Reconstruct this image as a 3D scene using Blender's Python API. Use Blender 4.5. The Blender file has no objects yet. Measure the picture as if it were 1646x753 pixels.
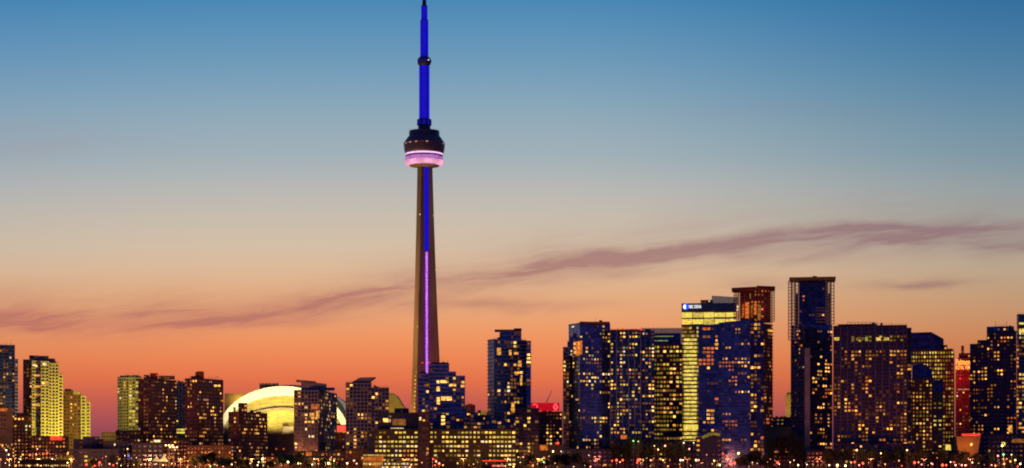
import bpy, bmesh, math, random
from mathutils import Vector, Matrix

sc = bpy.context.scene
COL = sc.collection
R = math.radians
F, CX, HY, CZ = 3000.0, 823.0, 752.0, 3.0      # focal length and horizon in photo pixels, eye height in metres


def lin(r, g, b):
    f = lambda c: c / 12.92 if c <= 0.04045 else ((c + 0.055) / 1.055) ** 2.4
    return (f(r / 255), f(g / 255), f(b / 255), 1)


# ------------------------------------------------------------------ camera
cam = bpy.data.cameras.new('camera')
cam.sensor_width = 36
cam.lens = 36 * F / 1646
cam.shift_y = (HY - 376.5) / 1646
cam.clip_start, cam.clip_end = 1, 60000
co = bpy.data.objects.new('camera', cam)
COL.objects.link(co)
co.location = (0, 0, CZ)
co.rotation_euler = (R(90), 0, 0)
sc.camera = co

# ------------------------------------------------------------------ exposure and render
sc.view_settings.view_transform = 'Standard'
sc.view_settings.look = 'None'
sc.view_settings.exposure = 0
sc.view_settings.gamma = 1
sc.view_settings.use_curve_mapping = False
sc.cycles.use_denoising = True
sc.cycles.pixel_filter_type = 'BLACKMAN_HARRIS'
sc.cycles.filter_width = 2.0
sc.cycles.max_bounces = 5
sc.cycles.sample_clamp_indirect = 2.0

# ------------------------------------------------------------------ dusk sky
world = bpy.data.worlds.new('World')
sc.world = world
world.use_nodes = True
nt = world.node_tree
nt.nodes.clear()
N = nt.nodes.new
L = nt.links.new


def feed(sock, v):
    if isinstance(v, (int, float)):
        sock.default_value = v
    else:
        L(v, sock)


def m(op, a, b=0.0, c=None, clamp=False):
    n = N('ShaderNodeMath')
    n.operation = op
    n.use_clamp = clamp
    feed(n.inputs[0], a)
    feed(n.inputs[1], b)
    if c is not None:
        feed(n.inputs[2], c)
    return n.outputs[0]


def smooth(v, a, b, lo=0.0, hi=1.0):
    n = N('ShaderNodeMapRange')
    n.interpolation_type = 'SMOOTHSTEP'
    feed(n.inputs['Value'], v)
    for k, x in zip(('From Min', 'From Max', 'To Min', 'To Max'), (a, b, lo, hi)):
        n.inputs[k].default_value = x
    return n.outputs[0]


def mix(fac, a, b, mode='MIX'):
    n = N('ShaderNodeMix')
    n.data_type = 'RGBA'
    n.blend_type = mode
    feed(n.inputs[0], fac)
    for s, v in ((n.inputs[6], a), (n.inputs[7], b)):
        if isinstance(v, tuple):
            s.default_value = v
        else:
            L(v, s)
    return n.outputs[2]


tc = N('ShaderNodeTexCoord')
sep = N('ShaderNodeSeparateXYZ')
L(tc.outputs['Generated'], sep.inputs[0])
dx, dy, dz = sep.outputs
ysafe = m('MAXIMUM', dy, 0.08)
u = m('DIVIDE', dx, ysafe)                                   # tangent of the azimuth from north
v = m('DIVIDE', dz, ysafe)                                   # tangent of the elevation
ramp = N('ShaderNodeValToRGB')
STOPS = [(752, 112, 58, 86), (705, 138, 68, 88), (675, 170, 80, 86), (645, 198, 92, 78), (610, 226, 112, 74),
         (575, 235, 132, 84), (540, 237, 148, 98), (505, 233, 163, 116), (470, 227, 174, 132), (435, 221, 184, 150),
         (395, 211, 189, 165), (350, 199, 187, 172), (300, 182, 182, 179), (250, 160, 175, 183), (200, 146, 170, 184),
         (150, 128, 162, 185), (100, 109, 153, 184), (50, 91, 144, 183), (0, 70, 134, 180), (-148, 42, 100, 158)]
el = ramp.color_ramp.elements
while len(el) > 1:
    el.remove(el[0])
for i, (py, r, g, b) in enumerate(STOPS):
    e = el[0] if i == 0 else el.new((752 - py) / 900)
    e.position = (752 - py) / 900
    e.color = lin(r, g, b)
L(m('DIVIDE', m('MAXIMUM', v, 0.0), 0.3), ramp.inputs[0])
front = mix(smooth(u, 0.02, 0.32), ramp.outputs[0], (0.66, 0.74, 0.80, 1), 'MULTIPLY')
front = mix(smooth(u, -0.12, -0.34), front, (0.90, 0.93, 0.98, 1), 'MULTIPLY')
front = mix(m('MULTIPLY', smooth(u, 0.0, 0.27), smooth(v, 0.10, 0.25)), front, (0.66, 0.85, 0.92, 1), 'MULTIPLY')
# thin wind-drawn cloud streaks of the afterglow
px = m('MULTIPLY_ADD', u, F, CX)
py = m('MULTIPLY_ADD', v, -F, HY)
cmb2 = N('ShaderNodeCombineXYZ')
L(m('DIVIDE', px, 120.0), cmb2.inputs[0])
L(m('DIVIDE', py, 60.0), cmb2.inputs[1])
nw = N('ShaderNodeTexNoise')
nw.inputs['Scale'].default_value = 1.0
nw.inputs['Detail'].default_value = 4
L(cmb2.outputs[0], nw.inputs['Vector'])
warp = m('MULTIPLY', m('SUBTRACT', nw.outputs[0], 0.5), 34.0)
pyw = m('ADD', py, warp)
cmb = N('ShaderNodeCombineXYZ')
L(m('DIVIDE', m('ADD', px, 2310.0), 240.0), cmb.inputs[0])
L(m('DIVIDE', m('MULTIPLY_ADD', px, 0.13, m('ADD', py, m('MULTIPLY', warp, 0.6))), 24.0), cmb.inputs[1])
nz = N('ShaderNodeTexNoise')
nz.inputs['Scale'].default_value = 1.0
nz.inputs['Detail'].default_value = 11
nz.inputs['Roughness'].default_value = 0.64
nz.inputs['Distortion'].default_value = 0.5
L(cmb.outputs[0], nz.inputs['Vector'])


def curve(pts):
    n = N('ShaderNodeFloatCurve')
    c = n.mapping.curves[0]
    c.points[0].location = pts[0]
    c.points[1].location = pts[-1]
    for p in pts[1:-1]:
        c.points.new(*p)
    n.mapping.update()
    L(m('DIVIDE', px, 1646.0), n.inputs['Value'])
    return n.outputs[0]


mid = m('MULTIPLY', curve([(0, .684), (.11, .690), (.20, .676), (.28, .664), (.36, .632), (.45, .602), (.55, .565), (.67, .535), (.79, .514), (.9, .508), (1, .512), ]), 753.0)
amp = curve([(0, .95), (.08, .90), (.16, .90), (.22, .55), (.28, .45), (.35, .62), (.42, .58), (.5, .66), (.57, .80), (.65, .72), (.75, .76), (.85, 1.0), (1, 1.15)])
dd = m('DIVIDE', m('SUBTRACT', pyw, mid), 16.0)
core = m('MULTIPLY', m('EXPONENT', m('MULTIPLY', m('MULTIPLY', dd, dd), -1.0)), amp)
d2 = m('DIVIDE', m('SUBTRACT', m('ADD', pyw, 14.0), mid), 44.0)
veil = m('MULTIPLY', m('EXPONENT', m('MULTIPLY', m('MULTIPLY', d2, d2), -1.0)), m('MULTIPLY', amp, 0.42))
band = m('ADD', m('MULTIPLY', core, 1.1), veil)


def puff(cx, cy, rx, ry, a):
    ex = m('DIVIDE', m('SUBTRACT', px, cx), rx)
    ey = m('DIVIDE', m('SUBTRACT', pyw, cy), ry)
    return m('MULTIPLY', m('EXPONENT', m('MULTIPLY', m('ADD', m('MULTIPLY', ex, ex), m('MULTIPLY', ey, ey)), -1.0)), a)


for a in ((1480, 457, 90, 8, .8), (1215, 455, 55, 12, .45), (800, 490, 150, 12, .55), (560, 488, 110, 14, .5), (30, 225, 190, 34, .16), (765, 452, 130, 15, .45),
          (1450, 372, 120, 10, .55), (1180, 412, 160, 13, .5), (960, 432, 110, 12, .6), (420, 512, 150, 13, .35), (1250, 182, 200, 22, .10)):
    band = m('ADD', band, puff(*a))
cl = m('MULTIPLY', m('MINIMUM', band, 1.1), smooth(nz.outputs[0], 0.34, 0.66, 0.50, 1.2))
cl = m('MINIMUM', m('MULTIPLY', cl, 0.66), 0.72)
ccol = mix(smooth(u, -0.30, 0.25), lin(172, 96, 96), lin(136, 92, 106))
front = mix(cl, front, ccol)
# the darker eastern vault opposite the afterglow, and the dusk scatter of a physical sky
back = mix(smooth(dz, -0.05, 0.5), (0.026, 0.029, 0.118, 1), (0.018, 0.040, 0.165, 1))
vault = mix(smooth(dy, 0.0, 0.75), back, front)
vault = mix(smooth(dz, -0.30, -0.02), (0.006, 0.006, 0.012, 1), vault)
sky = N('ShaderNodeTexSky')
sky.sky_type = 'NISHITA'
sky.sun_disc = False
sky.sun_elevation = R(-2)
sky.sun_rotation = R(-4)
bg1, bg2, add, out = N('ShaderNodeBackground'), N('ShaderNodeBackground'), N('ShaderNodeAddShader'), N('ShaderNodeOutputWorld')
L(vault, bg1.inputs[0])
bg1.inputs[1].default_value = 1.0
L(sky.outputs[0], bg2.inputs[0])
bg2.inputs[1].default_value = 0.02
L(bg1.outputs[0], add.inputs[0])
L(bg2.outputs[0], add.inputs[1])
L(add.outputs[0], out.inputs[0])

# last glow of the sun that has set behind the city
sun = bpy.data.lights.new('sun', 'SUN')
sun.energy = 0.08
sun.angle = R(10)
sun.color = (1.0, 0.45, 0.22)
so = bpy.data.objects.new('sun', sun)
COL.objects.link(so)
so.location = (0, 4000, 300)
so.rotation_euler = (R(-88), 0, R(4))


# ------------------------------------------------------------------ materials
def nodes(mat):
    mat.use_nodes = True
    t = mat.node_tree
    return t, t.nodes, t.links, t.nodes['Principled BSDF']


MATS = {}


def solid(name, col, rough=0.8, metal=0.0, var=0.25, scale=0.15, stretch=(1, 1, 1)):
    """A rough surface with large soft stains."""
    if name in MATS:
        return MATS[name]
    mt = bpy.data.materials.new(name)
    t, n, l, p = nodes(mt)
    p.inputs['Roughness'].default_value = rough
    p.inputs['Metallic'].default_value = metal
    g = n.new('ShaderNodeNewGeometry')
    mp = n.new('ShaderNodeMapping')
    mp.inputs['Scale'].default_value = stretch
    l.new(g.outputs['Position'], mp.inputs[0])
    z = n.new('ShaderNodeTexNoise')
    z.inputs['Scale'].default_value = scale
    z.inputs['Detail'].default_value = 6
    l.new(mp.outputs[0], z.inputs['Vector'])
    r = n.new('ShaderNodeValToRGB')
    r.color_ramp.elements[0].position = .3
    r.color_ramp.elements[1].position = .7
    r.color_ramp.elements[0].color = tuple(c * (1 - var) for c in col) + (1,)
    r.color_ramp.elements[1].color = tuple(min(1, c * (1 + var)) for c in col) + (1,)
    l.new(z.outputs[0], r.inputs[0])
    l.new(r.outputs[0], p.inputs['Base Color'])
    MATS[name] = mt
    return mt


def glass(name, col, rough=0.18, metal=0.75, step=(3.0, 3.0, 3.2)):
    """Coated facade glass: every pane catches the sky a little differently."""
    mt = bpy.data.materials.new(name)
    t, n, l, p = nodes(mt)
    g = n.new('ShaderNodeNewGeometry')
    s = n.new('ShaderNodeVectorMath')
    s.operation = 'SNAP'
    l.new(g.outputs['Position'], s.inputs[0])
    s.inputs[1].default_value = step
    w = n.new('ShaderNodeTexWhiteNoise')
    l.new(s.outputs[0], w.inputs['Vector'])
    r = n.new('ShaderNodeValToRGB')
    r.color_ramp.elements[0].color = tuple(c * .5 for c in col) + (1,)
    r.color_ramp.elements[1].color = tuple(min(1, c * 1.4) for c in col) + (1,)
    l.new(w.outputs['Value'], r.inputs[0])
    l.new(r.outputs[0], p.inputs['Base Color'])
    p.inputs['Metallic'].default_value = metal
    p.inputs['Roughness'].default_value = rough
    MATS[name] = mt
    return mt


def glow(name, col, strength, vary=0.5, scale=0.55):
    """Something that gives off light: a lit room behind its window, a lamp, an LED strip, or glow in place of floodlight."""
    mt = bpy.data.materials.new(name)
    t, n, l, p = nodes(mt)
    p.inputs['Base Color'].default_value = (0.008, 0.008, 0.008, 1)
    p.inputs['Specular IOR Level'].default_value = 0.1
    p.inputs['Emission Color'].default_value = tuple(col) + (1,)
    p.inputs['Emission Strength'].default_value = strength
    if vary:
        g = n.new('ShaderNodeNewGeometry')
        z = n.new('ShaderNodeTexNoise')
        z.inputs['Scale'].default_value = scale
        z.inputs['Detail'].default_value = 3
        l.new(g.outputs['Position'], z.inputs['Vector'])
        mr = n.new('ShaderNodeMapRange')
        mr.inputs['From Min'].default_value = .32
        mr.inputs['From Max'].default_value = .68
        mr.inputs['To Min'].default_value = strength * (1 - vary)
        mr.inputs['To Max'].default_value = strength * (1 + vary)
        sn, wn, ad = n.new('ShaderNodeVectorMath'), n.new('ShaderNodeTexWhiteNoise'), n.new('ShaderNodeMath')
        sn.operation = 'SNAP'
        sn.inputs[1].default_value = (1.7, 1.7, 1.1)
        l.new(g.outputs['Position'], sn.inputs[0])
        l.new(sn.outputs[0], wn.inputs['Vector'])
        ad.operation = 'MULTIPLY_ADD'
        l.new(wn.outputs['Value'], ad.inputs[0])
        ad.inputs[1].default_value = .22 if vary > .3 else 0
        l.new(z.outputs[0], ad.inputs[2])
        ad2 = n.new('ShaderNodeMath')
        ad2.operation = 'SUBTRACT'
        l.new(ad.outputs[0], ad2.inputs[0])
        ad2.inputs[1].default_value = .11 if vary > .3 else 0
        l.new(ad2.outputs[0], mr.inputs['Value'])
        l.new(mr.outputs[0], p.inputs['Emission Strength'])
    mt.cycles.emission_sampling = 'FRONT' if name.startswith(('led_', 'ring_')) else 'NONE'
    MATS[name] = mt
    return mt


solid('brick', (.20, .075, .045))
solid('brown', (.15, .07, .045))
solid('tan', (.34, .25, .13))
solid('ochre', (.42, .33, .12))
solid('concrete', (.30, .29, .28))
solid('slab', (.42, .40, .40), var=.15)
solid('pale', (.52, .47, .30), var=.15)
solid('mauve', (.17, .115, .14))
solid('purple', (.060, .032, .050))
solid('dark', (.035, .035, .045))
solid('navywall', (.022, .026, .06))
solid('quaywall', (.055, .036, .024))
solid('roofing', (.06, .055, .055))
solid('steel', (.20, .20, .22), .45, .6)
solid('white', (.75, .74, .70), .6, var=.08)
scr = bpy.data.materials.new('screen')
t, n, l, p = nodes(scr)
p.inputs['Base Color'].default_value = (.42, .48, .55, 1)
p.inputs['Roughness'].default_value = .4
tr, mx = n.new('ShaderNodeBsdfTransparent'), n.new('ShaderNodeMixShader')
tr.inputs[0].default_value = (.75, .85, .95, 1)
mx.inputs[0].default_value = .5
l.new(p.outputs[0], mx.inputs[1])
l.new(tr.outputs[0], mx.inputs[2])
l.new(mx.outputs[0], n['Material Output'].inputs['Surface'])
MATS['screen'] = scr
solid('towercrete', (.22, .15, .11), var=.30, scale=.12, stretch=(1.5, 1.5, .12))
solid('ground', (.05, .048, .045), .9)
solid('foliage', (.018, .032, .014), .7, var=.5, scale=.5)
solid('bark', (.06, .045, .03))
solid('redpaint', (.5, .02, .02), .5)
solid('canvas', (.75, .66, .45), .8, var=.06)
glass('navy', (.10, .17, .42))
glass('navydark', (.07, .09, .22))
glass('teal', (.07, .13, .24))
glass('smoke', (.11, .09, .10))
glass('bluegrey', (.55, .62, .70), rough=.35)
LIT = {
    'bright': glow('lit_bright', (1, .49, .10), 1.9, .65), 'warm': glow('lit_warm', (1, .42, .07), .92, .6),
    'dim': glow('lit_dim', (1, .36, .07), .24), 'faint': glow('lit_faint', (.9, .30, .09), .09, .4),
    'yellow': glow('lit_yellow', (1, .66, .11), .95), 'white': glow('lit_white', (1, .74, .36), 1.2),
    'olive': glow('lit_olive', (.80, .50, .05), .26, .4), 'gold': glow('lit_gold', (1, .42, .07), 1.9, .65), 'orange': glow('lit_orange', (1, .22, .03), .62),
    'office': glow('lit_office', (1, .72, .13), .62, .4), 'green': glow('lit_green', (.62, .80, .22), .45),
    'glare': glow('lit_glare', (1, .76, .12), .92, .3), 'red': glow('lit_red', (1, .05, .03), 1.3, .3),
    'pinkish': glow('lit_pink', (1, .45, .30), .6),
}
PAL = {
    'condo': {'bright': 3, 'warm': 5, 'dim': 7, 'faint': 6, 'white': 1.2, 'yellow': 1},
    'brownie': {'gold': 2, 'warm': 3, 'dim': 7, 'faint': 7, 'white': .6, 'pinkish': 2},
    'navy': {'bright': 2, 'warm': 4, 'dim': 5, 'faint': 4, 'yellow': 3, 'white': 1.5, 'green': .6, 'olive': 2},
    'quay': {'yellow': 5, 'bright': 2, 'white': 2, 'office': 4, 'olive': 4},
    'amber': {'gold': 3, 'warm': 5, 'dim': 7, 'faint': 4, 'orange': 3},
    'office': {'office': 6, 'yellow': 3, 'olive': 5, 'white': 1, 'green': .5},
    'oliveoffice': {'olive': 7, 'office': 2, 'dim': 2, 'faint': 3},
    'warmoffice': {'yellow': 3, 'warm': 5, 'olive': 5, 'dim': 4, 'bright': 1.5},
    'glare': {'glare': 5, 'office': 2, 'yellow': 2}, 'fire': {'orange': 3, 'dim': 1}, 'red': {'red': 1},
    'orangerow': {'orange': 3, 'warm': 2, 'bright': 1},
}


# ------------------------------------------------------------------ mesh helpers
class MB:
    """Collects oriented boxes, prisms and lathes for ONE mesh object."""

    def __init__(s):
        s.v, s.f, s.mi, s.mats = [], [], [], []

    def slot(s, mat):
        if mat not in s.mats:
            s.mats.append(mat)
        return s.mats.index(mat)

    def add(s, vs, fs, mat):
        b = len(s.v)
        k = s.slot(mat)
        s.v += [tuple(x) for x in vs]
        s.f += [tuple(b + i for i in f) for f in fs]
        s.mi += [k] * len(fs)

    def box(s, c, ax, ay, hx, hy, hz, mat):
        """Box about c with unit axes ax, ay (horizontal), z up, half sizes hx, hy, hz."""
        c = Vector(c)
        az = Vector((0, 0, 1))
        vs = [c + ax * (hx * i) + ay * (hy * j) + az * (hz * k) for k in (-1, 1) for j in (-1, 1) for i in (-1, 1)]
        s.add(vs, [(0, 2, 3, 1), (4, 5, 7, 6), (0, 1, 5, 4), (2, 6, 7, 3), (0, 4, 6, 2), (1, 3, 7, 5)], mat)

    def bar(s, a, b, r, mat, n=6, r2=None):
        a, b = Vector(a), Vector(b)
        d = (b - a).normalized()
        x = d.orthogonal().normalized()
        y = d.cross(x)
        r2 = r if r2 is None else r2
        vs = [a + (x * math.cos(t) + y * math.sin(t)) * r for t in (2 * math.pi * i / n for i in range(n))]
        vs += [b + (x * math.cos(t) + y * math.sin(t)) * r2 for t in (2 * math.pi * i / n for i in range(n))]
        fs = [(i, (i + 1) % n, n + (i + 1) % n, n + i) for i in range(n)] + [tuple(range(n))[::-1], tuple(range(n, 2 * n))]
        s.add(vs, fs, mat)

    def prism(s, poly, z0, z1, mat, top=None):
        """Vertical prism; z1 may be a list with one height per corner (sloping roof)."""
        n = len(poly)
        zs = z1 if isinstance(z1, (list, tuple)) else [z1] * n
        vs = [(p[0], p[1], z0) for p in poly] + [(p[0], p[1], z) for p, z in zip(poly, zs)]
        s.add(vs, [(i, (i + 1) % n, n + (i + 1) % n, n + i) for i in range(n)] + [tuple(range(n))[::-1]], mat)
        s.add(vs[n:], [tuple(range(n))], top or mat)

    def lathe(s, c, prof, mat, n=32):
        vs = []
        for r, z in prof:
            vs += [(c[0] + r * math.cos(2 * math.pi * i / n), c[1] + r * math.sin(2 * math.pi * i / n), z) for i in range(n)]
        fs = [(k * n + i, k * n + (i + 1) % n, (k + 1) * n + (i + 1) % n, (k + 1) * n + i) for k in range(len(prof) - 1) for i in range(n)]
        s.add(vs, fs + [tuple(range(n))[::-1], tuple(range((len(prof) - 1) * n, len(prof) * n))], mat)

    def build(s, name, parent=None, kind=None, smooth=False):
        me = bpy.data.meshes.new(name)
        o0 = parent_origin(parent)
        me.from_pydata([(x - o0[0], y - o0[1], z - o0[2]) for x, y, z in s.v], [], s.f)
        for mt in s.mats:
            me.materials.append(MATS[mt] if isinstance(mt, str) else mt)
        me.polygons.foreach_set('material_index', s.mi)
        if smooth:
            me.polygons.foreach_set('use_smooth', [True] * len(s.f))
        me.update()
        o = bpy.data.objects.new(name, me)
        COL.objects.link(o)
        o.parent = parent
        if kind:
            o['kind'] = kind
        return o


def parent_origin(p):
    w = Vector((0, 0, 0))
    while p is not None:
        w = w + p.location
        p = p.parent
    return w


def thing(name, label, cat, loc, group=None):
    o = bpy.data.objects.new(name, None)
    COL.objects.link(o)
    o.location = loc
    o.empty_display_size = 2
    o['label'] = label
    o['category'] = cat
    if group:
        o['group'] = group
    return o


def at(x, y, Y):
    return Vector(((x - CX) * Y / F, Y, CZ + (HY - y) * Y / F))


def zat(y, Y):
    return max(0.0, CZ + (HY - y) * Y / F)


def ray(x):
    return Vector(((x - CX) / F, 1.0))


def along(c, d, x):
    """Point c + t d that stands on the sight line of photo column x."""
    r = ray(x)
    t = (c.x * r.y - c.y * r.x) / (d.y * r.x - d.x * r.y)
    return c + d * t


def foot(x0, xc, x1, Y, ang=None, deep=24.0):
    """Footprint seen between columns x0 and x1 whose near corner is at xc, counter-clockwise from the near corner."""
    C = ray(xc) * Y
    f = ray((x0 + x1) / 2).normalized()
    r = Vector((f.y, -f.x))
    if xc <= x0:
        B = along(C, r, x1)
        return [C, B, B + f * deep, C + f * deep], 1
    if ang is None:
        ang = 75 if (xc - x0) < (x1 - xc) else 15
    a = R(ang)
    dl = -r * math.cos(a) + f * math.sin(a)
    dr = r * math.sin(a) + f * math.cos(a)
    A, B = along(C, dl, x0), along(C, dr, x1)
    if (B - C).length > 55:
        B2 = C + (B - C).normalized() * 55
        B = B2 if xc < x1 - 4 and (x1 - xc) < 6 else B
    return [C, B, A + B - C, A], 2


# ------------------------------------------------------------------ facades
STY = {
    # fh floor height, bw bay width, lit share, w/h window share of the bay, slab: projecting floor edge, pier: every n bays
    'brick': dict(fh=3.3, bw=3.0, lit=.34, w=.56, h=.46, wall='brick', pane='smoke', pal='brownie'),
    'brown': dict(fh=3.3, bw=3.0, lit=.34, w=.56, h=.46, wall='brown', pane='smoke', pal='brownie'),
    'condo': dict(fh=3.2, bw=3.4, lit=.24, w=.80, h=.58, wall='navydark', slab=(.9, .40, 'slab'), pier=(3, .7, 'concrete'), pal='condo'),
    'grid': dict(fh=3.2, bw=3.1, lit=.26, w=.74, h=.56, wall='smoke', slab=(.5, .50, 'slab'), pier=(1, .45, 'slab'), pal='condo'),
    'navy': dict(fh=3.1, bw=2.7, lit=.27, w=.66, h=.48, wall='navy', slab=(.30, .26, 'steel'), pal='navy', haze=.05),
    'navyslab': dict(fh=3.3, bw=3.2, lit=.18, w=.80, h=.60, wall='navy', slab=(.8, .42, 'slab'), pal='condo'),
    'navyfin': dict(fh=3.1, bw=2.6, lit=.46, w=.64, h=.50, wall='teal', slab=(.10, .25, 'navywall'), pier=(2, .35, 'slab'), pal='navy'),
    'hotel': dict(mass=(4, 1.5, 4, 3, .2, 1, .6), fh=3.1, bw=2.9, lit=.33, w=.66, h=.50, wall='purple', pane='navydark', slab=(.5, .36, 'mauve'), pier=(2, .8, 'mauve'), pal='amber'),
    'purple': dict(fh=3.3, bw=2.8, lit=.30, w=.55, h=.45, wall='purple', pane='navydark', pal='amber'),
    'office': dict(fh=3.9, bw=3.4, lit=.86, w=.78, h=.50, wall='dark', slab=(.2, .9, 'tan'), pal='office'),
    'warmoffice': dict(fh=3.8, bw=3.0, lit=.80, w=.84, h=.46, wall='dark', slab=(.15, 1.2, 'brown'), pal='warmoffice'),
    'oliveoffice': dict(fh=3.8, bw=2.6, lit=.85, w=.62, h=.50, wall='tan', pane='smoke', pal='oliveoffice'),
    'pale': dict(fh=3.1, bw=3.2, lit=.10, w=.60, h=.50, wall='pale', pane='smoke', slab=(.9, .55, 'pale'), pal='condo'),
    'glare': dict(fh=3.8, bw=5.0, lit=1.0, w=.97, h=.60, wall='tan', slab=(.12, .9, 'tan'), pal='glare'),
    'oldfire': dict(fh=3.6, bw=3.0, lit=.25, w=.5, h=.45, wall='brick', pane='smoke', pal='brownie'),
    'low': dict(fh=3.6, bw=3.4, lit=.22, w=.6, h=.42, wall='dark', pane='smoke', pal='amber'),
    'lownavy': dict(fh=3.8, bw=4.0, lit=.10, w=.55, h=.38, wall='navywall', pane='navydark', pal='navy'),
    'blank': None,
}
WIN = {}
UNIT = MB()
UNIT.box((0, 0, 0), Vector((1, 0, 0)), Vector((0, 1, 0)), .5, .5, .5, 'dark')


def window_mesh(key):
    if key not in WIN:
        o = UNIT.build('window')
        me = o.data
        bpy.data.objects.remove(o)
        me.materials.clear()
        me.materials.append(LIT[key])
        WIN[key] = me
    return WIN[key]


class Block:
    """One building: volumes with facades, then its lit windows as parts."""

    def __init__(s, name, label, cat, x, Y, seed=0, group=None):
        c = ray(x) * Y
        s.root = thing(name, label, cat, (c.x, c.y, 0), group)
        s.rng = random.Random(seed * 7919 + int(x * 13) + int(Y))
        s.lit = []
        s.panes = MB()
        s.edges = MB()
        s.Y = Y
        s.faces = []

    def hit(s, x, y, proud=.15):
        """The point of the nearest front seen at a photo position, and the front's direction."""
        best = None
        for A, B, x0, x1, z0, z1 in s.faces:
            if x0 - .5 <= x <= x1 + .5:
                q = along(A, (B - A).normalized(), x)
                z = zat(y, q.y)
                if z0 - 1 <= z <= z1 + 1 and (best is None or q.y < best[0].y):
                    best = (q, (B - A).normalized(), z)
        if best is None:
            q = ray(x) * (s.Y - 1)
            f = ray(x).normalized()
            best = (q, Vector((f.y, -f.x)), zat(y, s.Y))
        q, d, z = best
        n = Vector((d.y, -d.x)) * proud
        return Vector((q.x + n.x, q.y + n.y, z)), Vector((d.x, d.y, 0))

    def vol(s, x0, xc, x1, yt, yb=None, sty='brick', Y=None, ang=None, deep=24, part='wall', top=None, slope=None, **kw):
        Y = Y or s.Y
        poly, nf = foot(x0, xc, x1, Y, ang, deep)
        z1 = zat(yt, Y)
        z0 = 0.0 if yb is None else zat(yb, Y)
        st = STY[sty] if sty in STY else None
        mat = kw.get('wall') or (st['wall'] if st else sty)
        b = MB()
        zs = z1
        if slope is not None:
            za = zat(slope, Y)
            zs = [z1, za, za, z1] if nf == 1 else [z1, za, za, z1]
        b.prism(poly, z0, zs, mat, top or 'roofing')
        b.build(part, s.root)
        zlow = min(zs) if isinstance(zs, list) else zs
        if part == 'wall' and st and x1 - x0 > 12 and yt < 690 and slope is None:
            s.roofkit(poly, z1, nf == 2)
        if nf == 1:
            s.faces.append((poly[0], poly[1], x0, x1, z0, zlow))
        else:
            s.faces.append((poly[3], poly[0], x0, xc, z0, zlow))
            s.faces.append((poly[0], poly[1], xc, x1, z0, zlow))
        if st:
            st = dict(st, **{k: w for k, w in kw.items() if k not in ('wall', 'faces')})
            faces = [(poly[0], poly[1])] if nf == 1 else [(poly[3], poly[0]), (poly[0], poly[1])]
            over = kw.get('faces', [{}, {}])
            zz = min(z1, zat(slope, Y)) if slope is not None else z1
            for (A, B), o in zip(faces, over):
                s.facade(A, B, z0, zz, dict(st, **o))
        return poly, z0, z1

    def roofkit(s, poly, z, two):
        """Parapet rail, plant boxes, vents and thin aerials on a flat roof."""
        rng = s.rng
        A, B = (poly[3], poly[0]) if two and (poly[1] - poly[0]).length < (poly[3] - poly[0]).length else (poly[0], poly[1])
        d = (B - A).normalized()
        n = Vector((-d.y, d.x))
        Ln = (B - A).length
        if Ln < 9:
            return
        u3, n3 = Vector((d.x, d.y, 0)), Vector((n.x, n.y, 0))
        for _ in range(rng.randint(2, 4)):
            w, h = rng.uniform(1.2, 4.0), rng.uniform(.8, 2.4)
            c = A + d * rng.uniform(2.6, Ln - 2.6) + n * rng.uniform(5, 9)
            b = MB()
            b.box((c.x, c.y, z + h / 2), u3, n3, w / 2, 1.2, h / 2, rng.choice(('roofing', 'steel', 'brown')))
            b.build('roof_vent', s.root)
        for _ in range(rng.randint(1, 3)):
            c = A + d * rng.uniform(2, Ln - 2) + n * rng.uniform(4, 8)
            b = MB()
            b.bar((c.x, c.y, z), (c.x, c.y, z + rng.uniform(2.5, 5.5)), .14, 'steel', 5, .08)
            b.build('antenna', s.root)
        b = MB()
        k = max(3, int(Ln / 3))
        p0, p1 = A + n * .8, B + n * .8
        b.bar((p0.x, p0.y, z + 1.1), (p1.x, p1.y, z + 1.1), .09, 'steel', 4)
        for i in range(k + 1):
            c = p0 + (p1 - p0) * i / k
            b.bar((c.x, c.y, z), (c.x, c.y, z + 1.1), .07, 'steel', 4)
        b.build('railing', s.root)

    def facade(s, A, B, z0, z1, st):
        rng = s.rng
        d = B - A
        Ln = d.length
        if Ln < 1.2 or z1 - z0 < 2:
            return
        ux = Vector((d.x / Ln, d.y / Ln, 0))
        n = Vector((ux.y, -ux.x, 0))
        nb = max(1, round(Ln / st['bw']))
        nf = max(1, round((z1 - z0 - st.get('cap', 1.0)) / st['fh']))
        bw, fh = Ln / nb, (z1 - z0 - st.get('cap', 1.0)) / nf
        A3 = Vector((A.x, A.y, 0))
        ww, wh = bw * st['w'], fh * st['h']
        pal = PAL[st['pal']]
        keys, wts = list(pal), list(pal.values())
        grid = {}
        want = st['lit'] * nb * nf
        if st['lit'] >= 1:
            grid = {(i, j): rng.choices(keys, wts)[0] for i in range(nf) for j in range(nb)}
        elif st['lit'] >= .75:
            for i in range(nf):
                rowp = st['lit'] * rng.uniform(.8, 1.12)
                for j in range(nb):
                    if rng.random() < rowp:
                        grid[i, j] = rng.choices(keys, wts)[0]
        else:
            colf = [rng.choice((.25, .6, 1, 1, 1.6)) for _ in range(nb)]
            tries = 0
            while len(grid) < want and tries < want * 8 + 20:
                tries += 1
                i, j = rng.randrange(nf), rng.choices(range(nb), colf)[0]
                k = rng.choices(keys, wts)[0]
                hx, vy = rng.choices(((1, 1), (2, 1), (1, 2), (1, 3), (3, 1), (2, 2), (2, 3)), st.get('mass', (5, 3, 2, 1, 1, 1, .3)))[0]
                for a in range(vy):
                    for c in range(hx):
                        if i + a < nf and j + c < nb:
                            grid[i + a, j + c] = k if rng.random() < .7 else rng.choices(keys, wts)[0]
        if st['lit'] < .75:
            for i in range(nf):
                for j in range(nb):
                    if (i, j) not in grid and rng.random() < st.get('haze', .12):
                        grid[i, j] = 'faint'
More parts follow.
